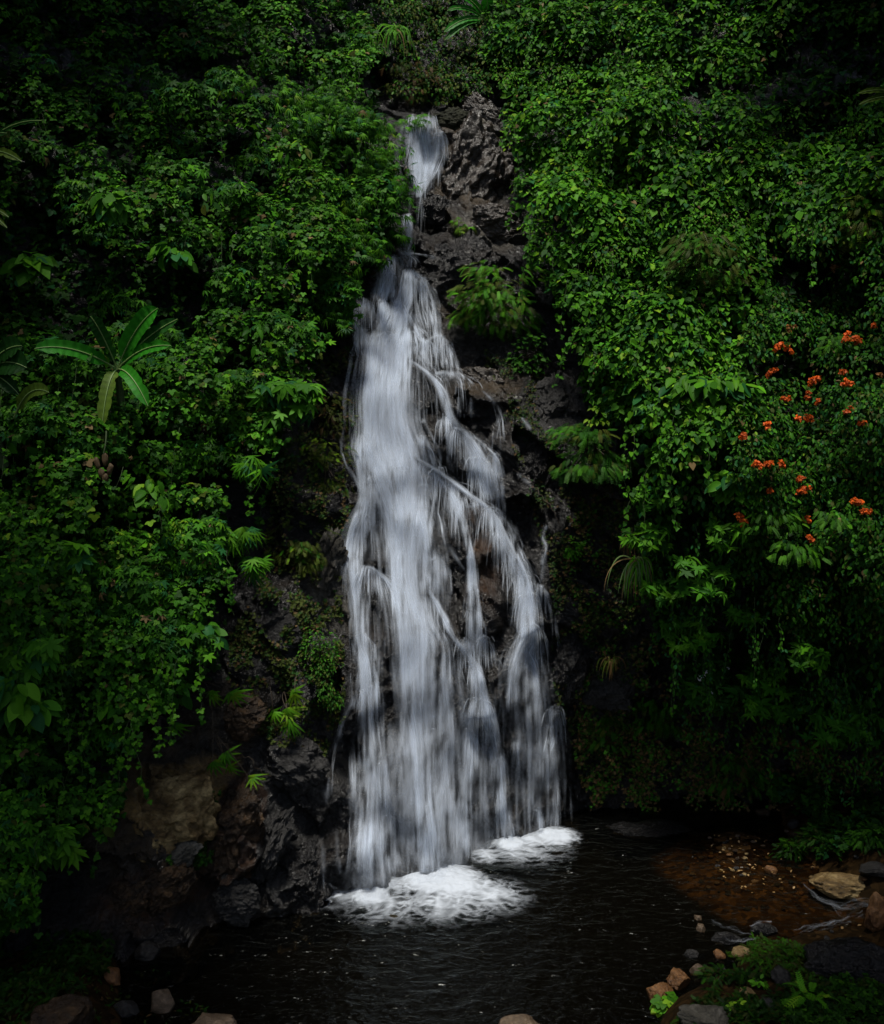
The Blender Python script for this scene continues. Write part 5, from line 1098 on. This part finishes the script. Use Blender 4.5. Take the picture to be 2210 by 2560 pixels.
# ------------------------------------------------------------------ white water of the outflow
def riffle(label, lines):
    parts = []; o = ground_hit(*D(*lines[0][0][0]))
    for pts, hw, n, al in lines:
        P = np.array([D(*p) for p in pts]); L = np.concatenate([[0], np.cumsum(np.hypot(*np.diff(P, axis=0).T))])
        s0 = rng.uniform(-.1, .9, n)*L[-1]; s1 = s0+rng.uniform(.15, .6, n)*L[-1]; t = np.linspace(0, 1, 14)[None]; s_ = np.clip(s0[:, None]+(s1-s0)[:, None]*t, 0, L[-1])
        u = rng.normal(0, .6, n)[:, None]*d_m(hw); ph = rng.uniform(0, 99, (n, 1))
        x = np.interp(s_, L, P[:, 0])+perlin(s_*.12, ph, 0)*2.0+u*.5; y = np.interp(s_, L, P[:, 1])+u+perlin(s_*.15, ph, 3)*1.2
        a, b_, c = ray(x, y); tt = (.03-CAM[2])/c; X = np.stack([a*tt, CAM[1]+b_*tt, np.full_like(a, .03)], -1); X[..., 2] = .07+.04*perlin(X[..., 0]*5, X[..., 1]*5, 1)+rng.uniform(0, .03, (n, 1))
        T = np.gradient(X, axis=1); T /= np.linalg.norm(T, axis=2)[..., None]+1e-9; S_ = np.cross(T, [0, -.3, 1.]); w_ = rng.uniform(.006, .022, n)[:, None, None]
        A = rng.uniform(.1, 1, n)[:, None]**1.5*al*np.sin(np.pi*t)*(.7+.8*perlin(s_*.2, ph, 6)); A = np.clip(A, 0, 1)
        v = np.stack([X-S_*w_, X, X+S_*w_], 2); idx = np.arange(n*14*3).reshape(n, 14, 3)
        f = np.stack([idx[:, :-1, :-1], idx[:, :-1, 1:], idx[:, 1:, 1:], idx[:, 1:, :-1]], -1).reshape(-1, 4); parts.append((v.reshape(-1, 3), f, np.stack([0*A, A, 0*A], 2).ravel()))
    v, f, A = merge(parts); return tag(mesh('white_water', v, f, FALL, attr={'dens': A}, smooth=True, org=o), label, 'rapids')
riffle('thin white water streaming out between the stones at the right edge', [([(1625, 1795), (1660, 1825), (1700, 1840), (1789, 1828)], 8, 60, .16), ([(1680, 1835), (1710, 1865), (1745, 1850)], 8, 20, .12), ([(1610, 1895), (1660, 1880), (1720, 1865)], 8, 40, .16), ([(1740, 1838), (1775, 1832), (1800, 1825)], 5, 20, .2)])
riffle('faint white ripples where water slides over the low grey stones', [([(1440, 1868), (1475, 1885), (1520, 1895)], 5, 26, .13), ([(1455, 1895), (1490, 1912), (1530, 1905)], 4, 30, .2), ([(1515, 1880), (1560, 1872)], 4, 24, .3)])

# ------------------------------------------------------------------ trees added outside the view to shade the corners and banks
def added_shade_tree(x0, y0, z0, x1, y1, z1, r_, label, n=2600):
    base = np.array([x0, y0, z0]); top = np.array([x1, y1, z1]); root = empty('added_shade_tree', base, label, 'tree', 'shade trees added outside the view')
    ax_ = bez(base, base+np.array([0, 0, (z1-z0)*.7]), top, 14); tr = [tube(ax_, .28, .12, 8)]; cl = []
    for i in range(9):
        e = top+unit(1)[0]*np.array([r_, r_, r_*.35])*.75; tr.append(tube(bez(ax_[-4+(i % 3)], (ax_[-3]+e)/2+np.array([0, 0, .4]), e, 8), .09, .02, 5)); cl.append(e)
    v, f = join(tr); mesh('trunk', v, f, BARK, root, org=base, smooth=True)
    cl = np.array(cl+[top]); k = rng.integers(0, len(cl), n); q = cl[k]+rng.normal(0, 1, (n, 3))*np.array([r_*.32, r_*.32, r_*.16])
    place(TRIF, q, np.array([0, 0, 1.])+rng.normal(0, .4, (n, 3)), rng.normal(0, 1, (n, 3)), rng.uniform(.22, .4, n), tint(n, ['deep', 'mid', 'fresh'], [3, 3, 1]), 'crown', LEAF, root, org=base)
for a in [(-14.5, -8, 8, -8.8, -10, 21, 3.4, 'unseen tree added at the left wall to shade the near left bank'), (-14.5, -2, 14, -10.9, -2.8, 22.5, 3.1, 'unseen tree added at the left wall to shade the left slope'), (-13, 4, 20, -8.8, 2, 26, 2.8, 'unseen tree added to shade the top of the left slope'),
          (14.5, -10, 9, 6.6, -10.6, 21, 3.0, 'unseen long-leaning tree added at the right wall to shade the ferny right bank'), (14.5, -7, 8, 10.2, -8, 21, 3.4, 'unseen tree added at the right wall to shade the near right bank'), (14.5, -1, 14, 11.5, -2, 23, 2.8, 'unseen tree added at the right wall to shade the flowering vine'), (13, 5, 20, 9.6, 3, 26.5, 3.0, 'unseen tree added to shade the top of the right slope')]:
    added_shade_tree(*a)
